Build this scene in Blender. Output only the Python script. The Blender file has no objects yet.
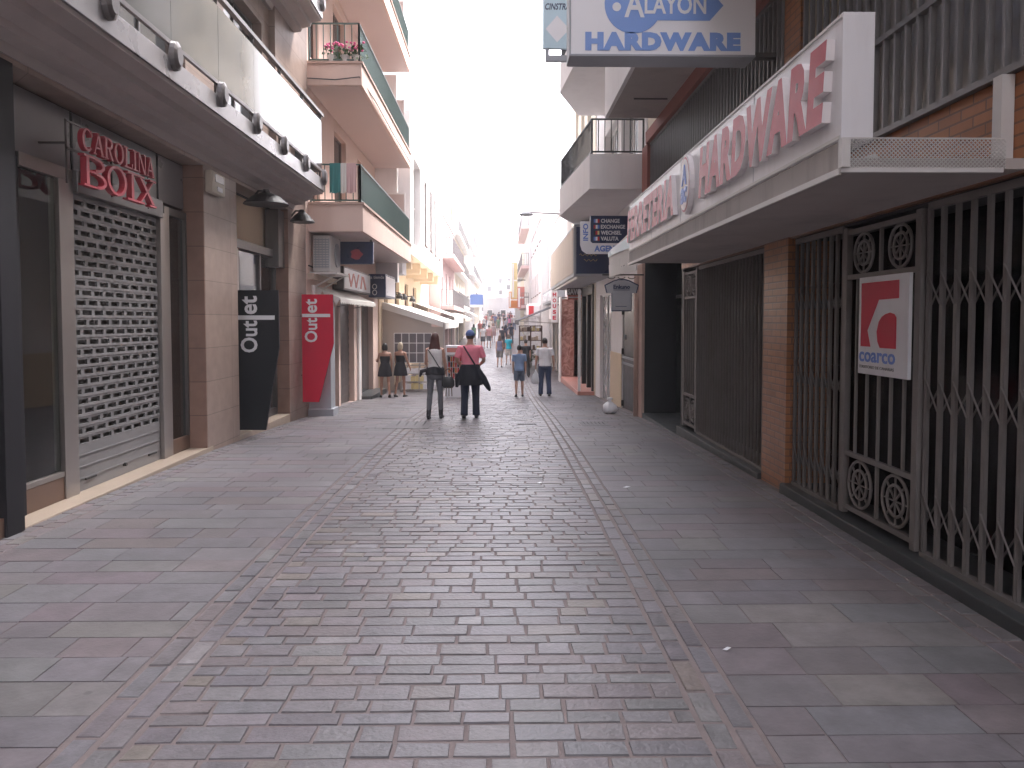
import bpy, bmesh, math, random
from mathutils import Vector, Matrix, Euler
random.seed(11)
SC = bpy.context.scene
COL = SC.collection
R = math.radians
V = Vector

# ------------------------------------------------------------------ terrain
PROF = [(-60, 0), (7, 0), (10.5, -.05), (13, -.12), (15.2, -.2), (19, -.38), (23.3, -.55), (30, -.66), (40, -.66),
        (50, -.5), (60, -.3), (80, .35), (100, 1.0), (130, 1.75), (150, 2.6), (175, 4.6), (200, 8.0), (260, 16), (400, 24), (700, 28)]
def zg(y):
    for (a, za), (b, zb) in zip(PROF, PROF[1:]):
        if y <= b:
            t = max(0, (y - a) / (b - a))
            return za + (zb - za) * t
    return PROF[-1][1]

# ------------------------------------------------------------------ materials
def nn(nt, t, **kw):
    n = nt.nodes.new(t)
    for k, v in kw.items():
        setattr(n, k, v)
    return n
def base_mat(name):
    m = bpy.data.materials.new(name); m.use_nodes = True
    nt = m.node_tree
    b = nt.nodes['Principled BSDF']
    return m, nt, b
def setc(s, c):
    s.default_value = (c[0], c[1], c[2], 1)
def mix(nt, a, b, fac, blend='MIX'):
    n = nn(nt, 'ShaderNodeMix', data_type='RGBA', blend_type=blend)
    for i, s in ((0, fac), (6, a), (7, b)):
        if hasattr(s, 'links') or isinstance(s, bpy.types.NodeSocket):
            nt.links.new(s, n.inputs[i])
        elif i == 0:
            n.inputs[0].default_value = s
        else:
            setc(n.inputs[i], s)
    return n.outputs[2]
def mat(name, col, rough=.6, var=.12, scale=4, bump=.0, bscale=None, metal=0, spec=.5, stain=.0, stain_col=None, streak=False):
    m, nt, b = base_mat(name)
    tc = nn(nt, 'ShaderNodeTexCoord')
    src = tc.outputs['Object']
    n1 = nn(nt, 'ShaderNodeTexNoise'); n1.inputs['Scale'].default_value = scale; n1.inputs['Detail'].default_value = 6
    nt.links.new(src, n1.inputs['Vector'])
    lo = [max(0, c * (1 - var)) for c in col]; hi = [min(1, c * (1 + var)) for c in col]
    c = mix(nt, lo, hi, n1.outputs['Fac'])
    if stain:
        mp = nn(nt, 'ShaderNodeMapping')
        mp.inputs['Scale'].default_value = (3, 3, .35) if streak else (1, 1, 1)
        nt.links.new(src, mp.inputs['Vector'])
        n2 = nn(nt, 'ShaderNodeTexNoise'); n2.inputs['Scale'].default_value = 1.6; n2.inputs['Detail'].default_value = 8
        n2.inputs['Roughness'].default_value = .65
        nt.links.new(mp.outputs[0], n2.inputs['Vector'])
        rp = nn(nt, 'ShaderNodeMapRange'); rp.inputs[1].default_value = .48; rp.inputs[2].default_value = .75
        rp.inputs[3].default_value = 0; rp.inputs[4].default_value = stain
        nt.links.new(n2.outputs['Fac'], rp.inputs[0])
        c = mix(nt, c, stain_col or [x * .45 for x in col], rp.outputs[0])
    nt.links.new(c, b.inputs['Base Color'])
    rr = nn(nt, 'ShaderNodeMapRange'); rr.inputs[3].default_value = max(.03, rough - .1); rr.inputs[4].default_value = min(1, rough + .1)
    nt.links.new(n1.outputs['Fac'], rr.inputs[0]); nt.links.new(rr.outputs[0], b.inputs['Roughness'])
    b.inputs['Metallic'].default_value = metal
    b.inputs['Specular IOR Level'].default_value = spec
    if bump:
        n3 = nn(nt, 'ShaderNodeTexNoise'); n3.inputs['Scale'].default_value = bscale or scale * 12; n3.inputs['Detail'].default_value = 5
        nt.links.new(src, n3.inputs['Vector'])
        bp = nn(nt, 'ShaderNodeBump'); bp.inputs['Strength'].default_value = bump; bp.inputs['Distance'].default_value = .01
        nt.links.new(n3.outputs['Fac'], bp.inputs['Height']); nt.links.new(bp.outputs[0], b.inputs['Normal'])
    return m
def brick_mat(name, c1, c2, mortar, bw, bh, ms=.01, plane='yz', rough=.6, offset=.5, bump=.4, spec=.4):
    m, nt, b = base_mat(name)
    tc = nn(nt, 'ShaderNodeTexCoord')
    sp = nn(nt, 'ShaderNodeSeparateXYZ'); nt.links.new(tc.outputs['Object'], sp.inputs[0])
    cb = nn(nt, 'ShaderNodeCombineXYZ')
    ax = {'x': 0, 'y': 1, 'z': 2}
    if plane == 'uz':       # walls that turn corners: run along x + y
        ad = nn(nt, 'ShaderNodeMath', operation='ADD'); nt.links.new(sp.outputs[0], ad.inputs[0]); nt.links.new(sp.outputs[1], ad.inputs[1])
        nt.links.new(ad.outputs[0], cb.inputs[0]); nt.links.new(sp.outputs[2], cb.inputs[1])
    else:
        nt.links.new(sp.outputs[ax[plane[0]]], cb.inputs[0]); nt.links.new(sp.outputs[ax[plane[1]]], cb.inputs[1])
    br = nn(nt, 'ShaderNodeTexBrick'); br.offset = offset
    br.inputs['Scale'].default_value = 1; br.inputs['Brick Width'].default_value = bw; br.inputs['Row Height'].default_value = bh
    br.inputs['Mortar Size'].default_value = ms; br.inputs['Mortar Smooth'].default_value = .2; br.inputs['Bias'].default_value = 0
    setc(br.inputs['Color1'], c1); setc(br.inputs['Color2'], c2); setc(br.inputs['Mortar'], mortar)
    nt.links.new(cb.outputs[0], br.inputs['Vector'])
    n1 = nn(nt, 'ShaderNodeTexNoise'); n1.inputs['Scale'].default_value = 5; n1.inputs['Detail'].default_value = 7
    nt.links.new(tc.outputs['Object'], n1.inputs['Vector'])
    rp = nn(nt, 'ShaderNodeMapRange'); rp.inputs[3].default_value = .7; rp.inputs[4].default_value = 1.3
    nt.links.new(n1.outputs['Fac'], rp.inputs[0])
    mu = nn(nt, 'ShaderNodeVectorMath', operation='SCALE'); nt.links.new(br.outputs['Color'], mu.inputs[0]); nt.links.new(rp.outputs[0], mu.inputs['Scale'])
    nt.links.new(mu.outputs[0], b.inputs['Base Color'])
    b.inputs['Roughness'].default_value = rough; b.inputs['Specular IOR Level'].default_value = spec
    bp = nn(nt, 'ShaderNodeBump'); bp.inputs['Strength'].default_value = bump; bp.inputs['Distance'].default_value = .008; bp.invert = True
    nt.links.new(br.outputs['Fac'], bp.inputs['Height']); nt.links.new(bp.outputs[0], b.inputs['Normal'])
    return m
def stone_attr_mat(name, rough=.5, noise=9, bump=.35):
    """paving stones: each stone's own colour comes from the mesh, grain and wear from noise"""
    m, nt, b = base_mat(name)
    at = nn(nt, 'ShaderNodeAttribute'); at.attribute_name = 'stone'
    tc = nn(nt, 'ShaderNodeTexCoord')
    n1 = nn(nt, 'ShaderNodeTexNoise'); n1.inputs['Scale'].default_value = noise; n1.inputs['Detail'].default_value = 8; n1.inputs['Roughness'].default_value = .65
    nt.links.new(tc.outputs['Object'], n1.inputs['Vector'])
    n2 = nn(nt, 'ShaderNodeTexNoise'); n2.inputs['Scale'].default_value = .7; n2.inputs['Detail'].default_value = 6
    nt.links.new(tc.outputs['Object'], n2.inputs['Vector'])
    r1 = nn(nt, 'ShaderNodeMapRange'); r1.inputs[1].default_value = .25; r1.inputs[2].default_value = .75; r1.inputs[3].default_value = .72; r1.inputs[4].default_value = 1.28
    nt.links.new(n1.outputs['Fac'], r1.inputs[0])
    r2 = nn(nt, 'ShaderNodeMapRange'); r2.inputs[1].default_value = .3; r2.inputs[2].default_value = .7; r2.inputs[3].default_value = .78; r2.inputs[4].default_value = 1.2
    nt.links.new(n2.outputs['Fac'], r2.inputs[0])
    mu = nn(nt, 'ShaderNodeMath', operation='MULTIPLY'); nt.links.new(r1.outputs[0], mu.inputs[0]); nt.links.new(r2.outputs[0], mu.inputs[1])
    sc = nn(nt, 'ShaderNodeVectorMath', operation='SCALE'); nt.links.new(at.outputs['Color'], sc.inputs[0]); nt.links.new(mu.outputs[0], sc.inputs['Scale'])
    n5 = nn(nt, 'ShaderNodeTexNoise'); n5.inputs['Scale'].default_value = 2.3; n5.inputs['Detail'].default_value = 10; n5.inputs['Roughness'].default_value = .72
    nt.links.new(tc.outputs['Object'], n5.inputs['Vector'])
    r5 = nn(nt, 'ShaderNodeMapRange'); r5.inputs[1].default_value = .5; r5.inputs[2].default_value = .72; r5.inputs[3].default_value = 0; r5.inputs[4].default_value = .5
    nt.links.new(n5.outputs['Fac'], r5.inputs[0])
    dirt = mix(nt, sc.outputs[0], (.105, .095, .10), r5.outputs[0])
    vo = nn(nt, 'ShaderNodeTexVoronoi'); vo.inputs['Scale'].default_value = 2.2; nt.links.new(tc.outputs['Object'], vo.inputs['Vector'])
    r6 = nn(nt, 'ShaderNodeMapRange'); r6.inputs[1].default_value = .035; r6.inputs[2].default_value = .06; r6.inputs[3].default_value = .55; r6.inputs[4].default_value = 0
    nt.links.new(vo.outputs['Distance'], r6.inputs[0])
    gum = mix(nt, dirt, (.075, .07, .072), r6.outputs[0])
    nt.links.new(gum, b.inputs['Base Color'])
    r3 = nn(nt, 'ShaderNodeMapRange'); r3.inputs[3].default_value = rough - .12; r3.inputs[4].default_value = rough + .18
    nt.links.new(n1.outputs['Fac'], r3.inputs[0]); nt.links.new(r3.outputs[0], b.inputs['Roughness'])
    b.inputs['Specular IOR Level'].default_value = .5
    n4 = nn(nt, 'ShaderNodeTexNoise'); n4.inputs['Scale'].default_value = 38; n4.inputs['Detail'].default_value = 6
    nt.links.new(tc.outputs['Object'], n4.inputs['Vector'])
    bp = nn(nt, 'ShaderNodeBump'); bp.inputs['Strength'].default_value = bump; bp.inputs['Distance'].default_value = .012
    nt.links.new(n4.outputs['Fac'], bp.inputs['Height']); nt.links.new(bp.outputs[0], b.inputs['Normal'])
    return m
def glass_mat(name, tint=(.85, .92, .92), trans=.9, rough=.03, refl=1.0):
    m = bpy.data.materials.new(name); m.use_nodes = True
    nt = m.node_tree; nt.nodes.clear()
    out = nn(nt, 'ShaderNodeOutputMaterial')
    tr = nn(nt, 'ShaderNodeBsdfTransparent'); setc(tr.inputs[0], [t * trans for t in tint])
    gl = nn(nt, 'ShaderNodeBsdfGlossy'); gl.inputs['Roughness'].default_value = rough; setc(gl.inputs['Color'], (refl, refl, refl))
    fr = nn(nt, 'ShaderNodeFresnel'); fr.inputs['IOR'].default_value = 1.6
    n = nn(nt, 'ShaderNodeTexNoise'); n.inputs['Scale'].default_value = .8
    tc = nn(nt, 'ShaderNodeTexCoord'); nt.links.new(tc.outputs['Object'], n.inputs['Vector'])
    bp = nn(nt, 'ShaderNodeBump'); bp.inputs['Strength'].default_value = .04; nt.links.new(n.outputs['Fac'], bp.inputs['Height'])
    nt.links.new(bp.outputs[0], gl.inputs['Normal'])
    mx = nn(nt, 'ShaderNodeMixShader'); nt.links.new(fr.outputs[0], mx.inputs[0]); nt.links.new(tr.outputs[0], mx.inputs[1]); nt.links.new(gl.outputs[0], mx.inputs[2])
    nt.links.new(mx.outputs[0], out.inputs[0])
    return m

M = {}
M['post_black'] = mat('post_black', (.016, .016, .02), .6, spec=.25)
M['granite'] = brick_mat('pink_granite', (.30, .185, .145), (.27, .165, .13), (.16, .10, .08), 1.6, .46, .006, 'uz', .42, .0, .25)
M['granite_front'] = brick_mat('tan_granite', (.30, .225, .19), (.275, .205, .175), (.17, .13, .11), 1.6, .46, .006, 'uz', .45, .0, .25)
M['soffit'] = mat('soffit_plaster', (.42, .37, .355), .7, .06, 2, .06, stain=.25)
M['fascia'] = mat('fascia_metal', (.30, .29, .30), .3, .08, 3, metal=.55, stain=.25)
M['alu'] = mat('brushed_aluminium', (.40, .37, .35), .36, .08, 8, metal=.85)
M['alu_dark'] = mat('dark_aluminium', (.16, .15, .15), .35, .08, 8, metal=.7)
M['shutter'] = mat('shutter_steel', (.25, .245, .25), .42, .1, 5, metal=.35, stain=.2)
M['step'] = mat('cream_stone_step', (.37, .30, .235), .45, .1, 9, .1, stain=.3)
M['wood'] = mat('brown_panel', (.14, .085, .06), .45, .2, 6)
M['interior'] = mat('dim_interior', (.05, .05, .05), .8)
M['interior_pale'] = mat('pale_interior', (.32, .30, .27), .8)
M['transom'] = mat('grey_transom', (.22, .215, .22), .3, .06, 2)
M['glass'] = glass_mat('shop_glass', (.75, .85, .82)); M['glass_dim'] = glass_mat('low_reflect_glass', (.6, .6, .6), refl=.4, rough=.12)  # second glass: glossy and see-through colours lowered to weaken reflections
M['lit_room_grey'] = mat('painted_lit_room', (.20, .19, .185), .9)  # paints the grey-lit shop interior showing through the shutter slots
M['frost'] = mat('frosted_glass', (.10, .105, .10), .06, .15, 1.2, spec=.7, stain=.12)
M['red_letter'] = mat('red_letter', (.42, .045, .07), .4, .08)
M['black_board'] = mat('black_board', (.010, .013, .017), .55, spec=.25)
M['red_board'] = mat('red_board', (.62, .012, .05), .5, .05, spec=.3)
M['white_letter'] = mat('white_letter', (.78, .78, .8), .5, .04)
M['board_edge'] = mat('board_edge', (.03, .015, .02), .5)
M['beige_plastic'] = mat('beige_plastic', (.55, .50, .42), .5)
M['cabinet'] = mat('grey_cabinet', (.36, .38, .41), .5, .07, 4, stain=.3)
M['peach'] = mat('peach_render', (.70, .53, .46), .8, .05, 2, .15, stain=.22, stain_col=(.45, .3, .25), streak=True)
M['peach_soffit'] = mat('pale_soffit', (.60, .50, .47), .85, .04, 2, .05)
M['green_rail'] = mat('green_rail', (.05, .10, .085), .45)
M['green_panel'] = mat('green_panel', (.10, .19, .17), .35, .06)
M['white_paint'] = mat('white_paint', (.78, .76, .75), .6, .04, 2, .06, stain=.15, stain_col=(.5, .47, .45), streak=True)
M['white_wall'] = mat('white_wall', (.78, .755, .75), .85, .05, 1.5, .15, stain=.2, stain_col=(.52, .48, .46), streak=True)
M['pink_wall'] = mat('pink_wall', (.66, .50, .48), .85, .05, 1.5, .1, stain=.2, streak=True)
M['cream_wall'] = mat('cream_wall', (.76, .69, .57), .85, .05, 1.5, .12, stain=.2, streak=True)
M['yellow_wall'] = mat('yellow_wall', (.70, .56, .40), .85, .06, 1.5, .12, stain=.2)
M['beige_wall'] = mat('beige_wall', (.55, .46, .38), .85, .06, 1.5, .12, stain=.3, streak=True)
M['grey_wall'] = mat('grey_wall', (.46, .45, .47), .85, .06, 1.2, .1, stain=.3, streak=True)
M['concrete'] = mat('canopy_concrete', (.42, .385, .36), .85, .1, 3, .15, stain=.55, stain_col=(.22, .19, .17), streak=True)
M['canopy_under'] = mat('canopy_underside', (.44, .395, .37), .85, .1, 3, .12, stain=.4)
M['sign_white'] = mat('sign_white', (.76, .75, .77), .35, .05, 2, stain=.35, stain_col=(.45, .42, .4), streak=True)
M['lightbox'] = mat('lightbox_white', (.84, .83, .85), .3, .03, 2)
M['letter_side'] = mat('letter_side', (.75, .70, .70), .4)
M['letter_red'] = mat('letter_red_faded', (.50, .10, .13), .42, .18, 8, stain=.3, stain_col=(.6, .3, .3))
M['blue'] = mat('sign_blue', (.13, .24, .62), .4, .05)
M['blue_faded'] = mat('faded_blue', (.21, .35, .72), .4, .06)
M['navy'] = mat('sign_navy', (.02, .035, .10), .3, .06)
M['paleblue'] = mat('sign_paleblue', (.55, .72, .80), .4, .05)
M['brick'] = brick_mat('orange_brick', (.40, .165, .07), (.33, .13, .055), (.20, .10, .06), .25, .072, .008, 'uz', .4, .5, .5)
M['brick_pier'] = brick_mat('brick_pier', (.42, .19, .09), (.35, .15, .07), (.22, .12, .08), .25, .072, .008, 'uz', .35, .5, .5)
M['grille'] = mat('grille_grey', (.22, .215, .22), .45, .15, 8, metal=.25)
M['gate'] = mat('gate_grey', (.20, .18, .17), .55, .2, 8, metal=.2, stain=.4, stain_col=(.12, .08, .06))
M['plinth'] = mat('dark_plinth', (.045, .05, .052), .4, .2, 5, .1)
M['dark_door'] = mat('dark_door', (.02, .022, .025), .4)
M['pink_pipe'] = mat('pink_plaster', (.52, .37, .31), .8, .08, 4, .1, stain=.3)
M['marble_red'] = None
M['pink_floor'] = mat('pink_floor', (.56, .27, .22), .45, .08, 3)
M['cloth_white'] = mat('canvas_white', (.72, .70, .66), .8, .05, 3, stain=.1)
M['cloth_beige'] = mat('canvas_beige', (.46, .40, .35), .85, .06, 3, stain=.15)
M['cloth_dark'] = mat('canvas_dark', (.035, .035, .045), .8)
M['pvc'] = mat('window_grey', (.16, .15, .16), .2, .15, 6)
M['pane'] = mat('dark_pane', (.045, .05, .055), .08, .2, 1.5, spec=.8)
M['pane_curtain'] = mat('curtained_pane', (.30, .30, .30), .15, .2, 5, spec=.8)
M['wood_frame'] = mat('brown_frame', (.12, .065, .045), .5)
M['shade'] = mat('rolled_blind', (.55, .54, .53), .7)
M['rust'] = mat('red_beam', (.30, .12, .10), .8, .1, 4)
M['steel_white'] = mat('white_steel', (.62, .60, .58), .45, .05, 3, stain=.2)
M['shirt_grey'] = mat('sign_grey', (.50, .50, .52), .4)
M['iron'] = mat('black_iron', (.02, .02, .022), .5)
M['drain'] = mat('cast_iron', (.10, .095, .10), .5, .2, 20, .2)
M['pink_flower'] = mat('pink_petals', (.75, .12, .30), .6)
M['leaf'] = mat('leaf', (.05, .10, .03), .6, .3)
M['pot'] = mat('pot', (.6, .58, .56), .6)
M['teal'] = mat('teal_cloth', (.04, .20, .20), .85)
M['pinkcloth'] = mat('pink_cloth', (.62, .42, .42), .85)
M['orange'] = mat('orange_pack', (.65, .22, .04), .5)
M['red'] = mat('red_paint', (.60, .03, .04), .45)
M['yellow'] = mat('yellow_paint', (.75, .62, .30), .5)
M['gold'] = mat('gold_line', (.45, .33, .14), .4)
M['pale_red'] = mat('faded_red', (.62, .22, .18), .45)
M['plastic_white'] = mat('plastic_bag', (.72, .73, .75), .35, .08, 12, .4, bscale=30)
def marble():
    m, nt, b = base_mat('red_marble')
    tc = nn(nt, 'ShaderNodeTexCoord')
    n = nn(nt, 'ShaderNodeTexNoise'); n.inputs['Scale'].default_value = 3.5; n.inputs['Detail'].default_value = 10; n.inputs['Distortion'].default_value = 2.2
    nt.links.new(tc.outputs['Object'], n.inputs['Vector'])
    rm = nn(nt, 'ShaderNodeMapRange'); rm.inputs[1].default_value = .35; rm.inputs[2].default_value = .65; nt.links.new(n.outputs['Fac'], rm.inputs[0])
    c = mix(nt, (.34, .15, .125), (.70, .47, .41), rm.outputs[0]); nt.links.new(c, b.inputs['Base Color']); b.inputs['Roughness'].default_value = .25
    return m
M['marble_red'] = marble()

# ------------------------------------------------------------------ mesh builder
BASE = {}
class MB:
    def __init__(s): s.v = []; s.f = []; s.m = []; s.smooth = False
    def add(s, vs, fs, m=0):
        o = len(s.v); s.v += [V(p) for p in vs]; s.f += [[i + o for i in f] for f in fs]; s.m += [m] * len(fs); return s
    def quad(s, a, b, c, d, m=0): return s.add([a, b, c, d], [[0, 1, 2, 3]], m)
    def box(s, x0, x1, y0, y1, z0, z1, m=0):
        x0, x1 = sorted((x0, x1)); y0, y1 = sorted((y0, y1)); z0, z1 = sorted((z0, z1))
        return s.add([(x0, y0, z0), (x1, y0, z0), (x1, y1, z0), (x0, y1, z0), (x0, y0, z1), (x1, y0, z1), (x1, y1, z1), (x0, y1, z1)],
                     [[3, 2, 1, 0], [4, 5, 6, 7], [0, 1, 5, 4], [1, 2, 6, 5], [2, 3, 7, 6], [3, 0, 4, 7]], m)
    def bar(s, p, q, w, h, up=(0, 0, 1), m=0):
        p, q = V(p), V(q); d = (q - p).normalized(); u = V(up)
        if abs(d.dot(u)) > .99: u = V((1, 0, 0))
        r = d.cross(u).normalized(); u = r.cross(d).normalized()
        r *= w / 2; u *= h / 2
        return s.add([p - r - u, p + r - u, p + r + u, p - r + u, q - r - u, q + r - u, q + r + u, q - r + u],
                     [[0, 1, 2, 3], [7, 6, 5, 4], [0, 4, 5, 1], [1, 5, 6, 2], [2, 6, 7, 3], [3, 7, 4, 0]], m)
    def prism(s, o, right, up, pts, d, m=0, ms=None):
        o = V(o); r = V(right); u = V(up); n = r.cross(u).normalized()
        k = len(pts)
        A = [o + r * a + u * b for a, b in pts]; B = [p + n * d for p in A]
        s.add(A + B, [list(range(k))[::-1], list(range(k, 2 * k))], m)
        s.add(A + B, [[i, (i + 1) % k, k + (i + 1) % k, k + i] for i in range(k)], m if ms is None else ms)
        return s
    def loft(s, rings, m=0, caps=True):
        k = len(rings[0]); vs = [p for r in rings for p in r]
        fs = [[i * k + j, i * k + (j + 1) % k, (i + 1) * k + (j + 1) % k, (i + 1) * k + j] for i in range(len(rings) - 1) for j in range(k)]
        if caps: fs += [list(range(k))[::-1], list(range((len(rings) - 1) * k, len(rings) * k))]
        return s.add(vs, fs, m)
    def tube(s, pts, rad, n=7, m=0, caps=True):
        pts = [V(p) for p in pts]; rings = []
        if not hasattr(rad, '__len__'): rad = [rad] * len(pts)
        ref = None
        for i, p in enumerate(pts):
            d = (pts[min(i + 1, len(pts) - 1)] - pts[max(i - 1, 0)]).normalized()
            if ref is None or abs(ref.dot(d)) > .95:
                ref = V((0, 0, 1)) if abs(d.z) < .9 else V((1, 0, 0))
            a = d.cross(ref).normalized(); b = a.cross(d).normalized(); ref = b
            rings.append([p + (a * math.cos(t) + b * math.sin(t)) * rad[i] for t in [2 * math.pi * j / n for j in range(n)]])
        return s.loft(rings, m, caps)
    def ell(s, c, rx, ry, rz, nu=12, nv=8, m=0):
        c = V(c); rings = []
        for i in range(nv + 1):
            t = -math.pi / 2 + math.pi * (i * .96 + .02 * nv) / nv
            rings.append([c + V((rx * math.cos(t) * math.cos(a), ry * math.cos(t) * math.sin(a), rz * math.sin(t))) for a in [2 * math.pi * j / nu for j in range(nu)]])
        return s.loft(rings, m)
    def lathe(s, c, prof, n=16, m=0):
        c = V(c)
        return s.loft([[c + V((r * math.cos(a), r * math.sin(a), z)) for a in [2 * math.pi * j / n for j in range(n)]] for r, z in prof], m)
    def build(s, name, mats, parent=None, loc=None, bevel=0, smooth=False):
        if parent is not None:
            base = BASE[parent.name]
        else:
            base = V(loc) if loc is not None else V((0, 0, 0))
        me = bpy.data.meshes.new(name)
        me.from_pydata([tuple(p - base) for p in s.v], [], s.f)
        if not isinstance(mats, (list, tuple)): mats = [mats]
        for k in mats: me.materials.append(M[k] if isinstance(k, str) else k)
        for p, mi in zip(me.polygons, s.m): p.material_index = mi
        bm = bmesh.new(); bm.from_mesh(me); bmesh.ops.recalc_face_normals(bm, faces=bm.faces); bm.to_mesh(me); bm.free()
        if smooth or s.smooth:
            for p in me.polygons: p.use_smooth = True
        o = bpy.data.objects.new(name, me); COL.objects.link(o)
        if parent is not None: o.parent = parent
        else: o.location = base
        BASE[o.name] = base
        if bevel:
            b = o.modifiers.new('bevel', 'BEVEL'); b.width = bevel; b.segments = 2; b.limit_method = 'ANGLE'
        return o
def tag(o, label=None, cat=None, group=None, kind=None):
    if label: o['label'] = label
    if cat: o['category'] = cat
    if group: o['group'] = group
    if kind: o['kind'] = kind
    return o
def thing(name, label, cat, loc, group=None):
    o = bpy.data.objects.new(name, None); COL.objects.link(o); o.location = loc; o.empty_display_size = .2
    BASE[o.name] = V(loc)
    return tag(o, label, cat, group)
def B(x0, x1, y0, y1, z0, z1): return MB().box(x0, x1, y0, y1, z0, z1)

def text_mb(mb, s, o, right, up, w, h, d, shear=0, bold=0, m=0, ms=None, spacing=1):
    """raised lettering fitted into w x h, d deep, starting at corner o"""
    cu = bpy.data.curves.new('lettering', 'FONT'); cu.body = s; cu.size = 1; cu.extrude = .5; cu.resolution_u = 3
    cu.offset = bold; cu.shear = shear; cu.space_character = spacing; cu.align_x = 'LEFT'
    t = bpy.data.objects.new('lettering', cu); COL.objects.link(t)
    me = bpy.data.meshes.new_from_object(t.evaluated_get(bpy.context.evaluated_depsgraph_get()))
    bpy.data.objects.remove(t); bpy.data.curves.remove(cu)
    xs = [v.co.x for v in me.vertices]; ys = [v.co.y for v in me.vertices]
    x0, x1, y0, y1 = min(xs), max(xs), min(ys), max(ys)
    o = V(o); r = V(right).normalized(); u = V(up).normalized(); n = r.cross(u)
    vs = [o + r * ((v.co.x - x0) / (x1 - x0) * w) + u * ((v.co.y - y0) / (y1 - y0) * h) + n * ((v.co.z + .5) * d) for v in me.vertices]
    fs = [list(p.vertices) for p in me.polygons]
    b = len(mb.v); mb.v += vs
    for p, f in zip(me.polygons, fs):
        mb.f.append([i + b for i in f]); mb.m.append(m if (ms is None or abs(p.normal.z) > .5) else ms)
    bpy.data.meshes.remove(me)
    return mb
RIGHTWALL = ((0, -1, 0), (0, 0, 1)); LEFTWALL = ((0, 1, 0), (0, 0, 1)); FACECAM = ((1, 0, 0), (0, 0, 1))

def facade(mb, x, sgn, y0, y1, z0, z1, ops, depth, m=0, mr=None):
    """street face at x (outward +1 = towards +x) with real openings and reveals; ops = (ya, yb, za, zb)"""
    ys = sorted({y0, y1} | {c for o in ops for c in o[:2]}); zs = sorted({z0, z1} | {c for o in ops for c in o[2:4]})
    for a, b in zip(ys, ys[1:]):
        for c, d in zip(zs, zs[1:]):
            if any(o[0] <= a + 1e-6 and b <= o[1] + 1e-6 and o[2] <= c + 1e-6 and d <= o[3] + 1e-6 for o in ops): continue
            mb.quad((x, a, c), (x, b, c), (x, b, d), (x, a, d), m)
    mr = m if mr is None else mr
    xi = x - sgn * depth
    for a, b, c, d in [o[:4] for o in ops]:
        mb.quad((x, a, c), (xi, a, c), (xi, b, c), (x, b, c), mr); mb.quad((x, a, d), (x, b, d), (xi, b, d), (xi, a, d), mr)
        mb.quad((x, a, c), (x, a, d), (xi, a, d), (xi, a, c), mr); mb.quad((x, b, c), (xi, b, c), (xi, b, d), (x, b, d), mr)
def shell(mb, x, sgn, y0, y1, z0, z1, thick, m=0):
    xb = x - sgn * thick
    mb.quad((x, y0, z0), (xb, y0, z0), (xb, y0, z1), (x, y0, z1), m); mb.quad((x, y1, z0), (x, y1, z1), (xb, y1, z1), (xb, y1, z0), m)
    mb.quad((xb, y0, z0), (xb, y1, z0), (xb, y1, z1), (xb, y0, z1), m); mb.quad((x, y0, z1), (xb, y0, z1), (xb, y1, z1), (x, y1, z1), m)
def window(parent, x, sgn, op, depth, frame='white_paint', pane='pane', mull=1, bars=0, sill=True, name='window'):
    a, b, c, d = op[:4]; t = .045
    xi = x - sgn * depth; xf = xi + sgn * .04
    f = MB()
    f.box(xi, xf, a, a + t, c, d); f.box(xi, xf, b - t, b, c, d); f.box(xi, xf, a + t, b - t, c, c + t); f.box(xi, xf, a + t, b - t, d - t, d)
    for k in range(1, mull + 1):
        y = a + (b - a) * k / (mull + 1); f.box(xi, xf, y - t / 2, y + t / 2, c + t, d - t)
    for k in range(1, bars + 1):
        z = c + (d - c) * k / (bars + 1); f.box(xi + sgn * .004, xf - sgn * .004, a + t, b - t, z - .012, z + .012)
    w = f.build(name, frame, parent)
    MB().box(xi - sgn * .012, xi + sgn * .012, a + .004, b - .004, c + .004, d - .004).build('pane', pane, w)
    if sill and name == 'window':
        MB().box(xi + sgn * .045, x + sgn * .05, a - .05, b + .05, c - .045, c - .003).build('sill', frame, w)
    return w
def railing(mb, pts, z0, z1, step=.11, r=.008, rail=.018):
    for p, q in zip(pts, pts[1:]):
        p, q = V(p), V(q); L = (q - p).length; n = max(1, int(L / step))
        for i in range(n + 1):
            c = p + (q - p) * (i / n)
            mb.box(c.x - r, c.x + r, c.y - r, c.y + r, z0 + .05, z1)
        for z in (z0 + .05, z1):
            mb.bar((p.x, p.y, z), (q.x, q.y, z), rail * 2, rail * 1.6)
    for p in pts:
        mb.box(p[0] - .018, p[0] + .018, p[1] - .018, p[1] + .018, z0 + .001, z1 + .01)
# ------------------------------------------------------------------ the ground
M['earth'] = mat('dull_earth', (.26, .24, .22), .9, .15, .3)
M['sett'] = stone_attr_mat('sett_stone', .40, 11, .4)
M['slab'] = stone_attr_mat('slab_stone', .5, 7, .25)
M['mortar'] = mat('mortar', (.19, .155, .15), .85, .3, 6, .3, stain=.5, stain_col=(.12, .11, .115))
M['asphalt_far'] = mat('far_paving', (.27, .245, .26), .6, .15, 3, .1)
M['hillside'] = mat('hillside', (.16, .17, .12), .95, .3, .1)
def ysteps(y0, y1, d=1.0):
    n = max(1, int((y1 - y0) / d)); return [y0 + (y1 - y0) * i / n for i in range(n + 1)]
def strip(mb, x0, x1, y0, y1, dz, m=0, d=1.0):
    ys = ysteps(y0, y1, d)
    for a, b in zip(ys, ys[1:]):
        mb.quad((x0, a, zg(a) + dz), (x1, a, zg(a) + dz), (x1, b, zg(b) + dz), (x0, b, zg(b) + dz), m)
g = MB()
strip(g, -320, 320, -60, 300, -.03, 0, 4)
tag(g.build('ground', 'earth'), kind='structure')
hb = MB()
nx, ny = 40, 16
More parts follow.
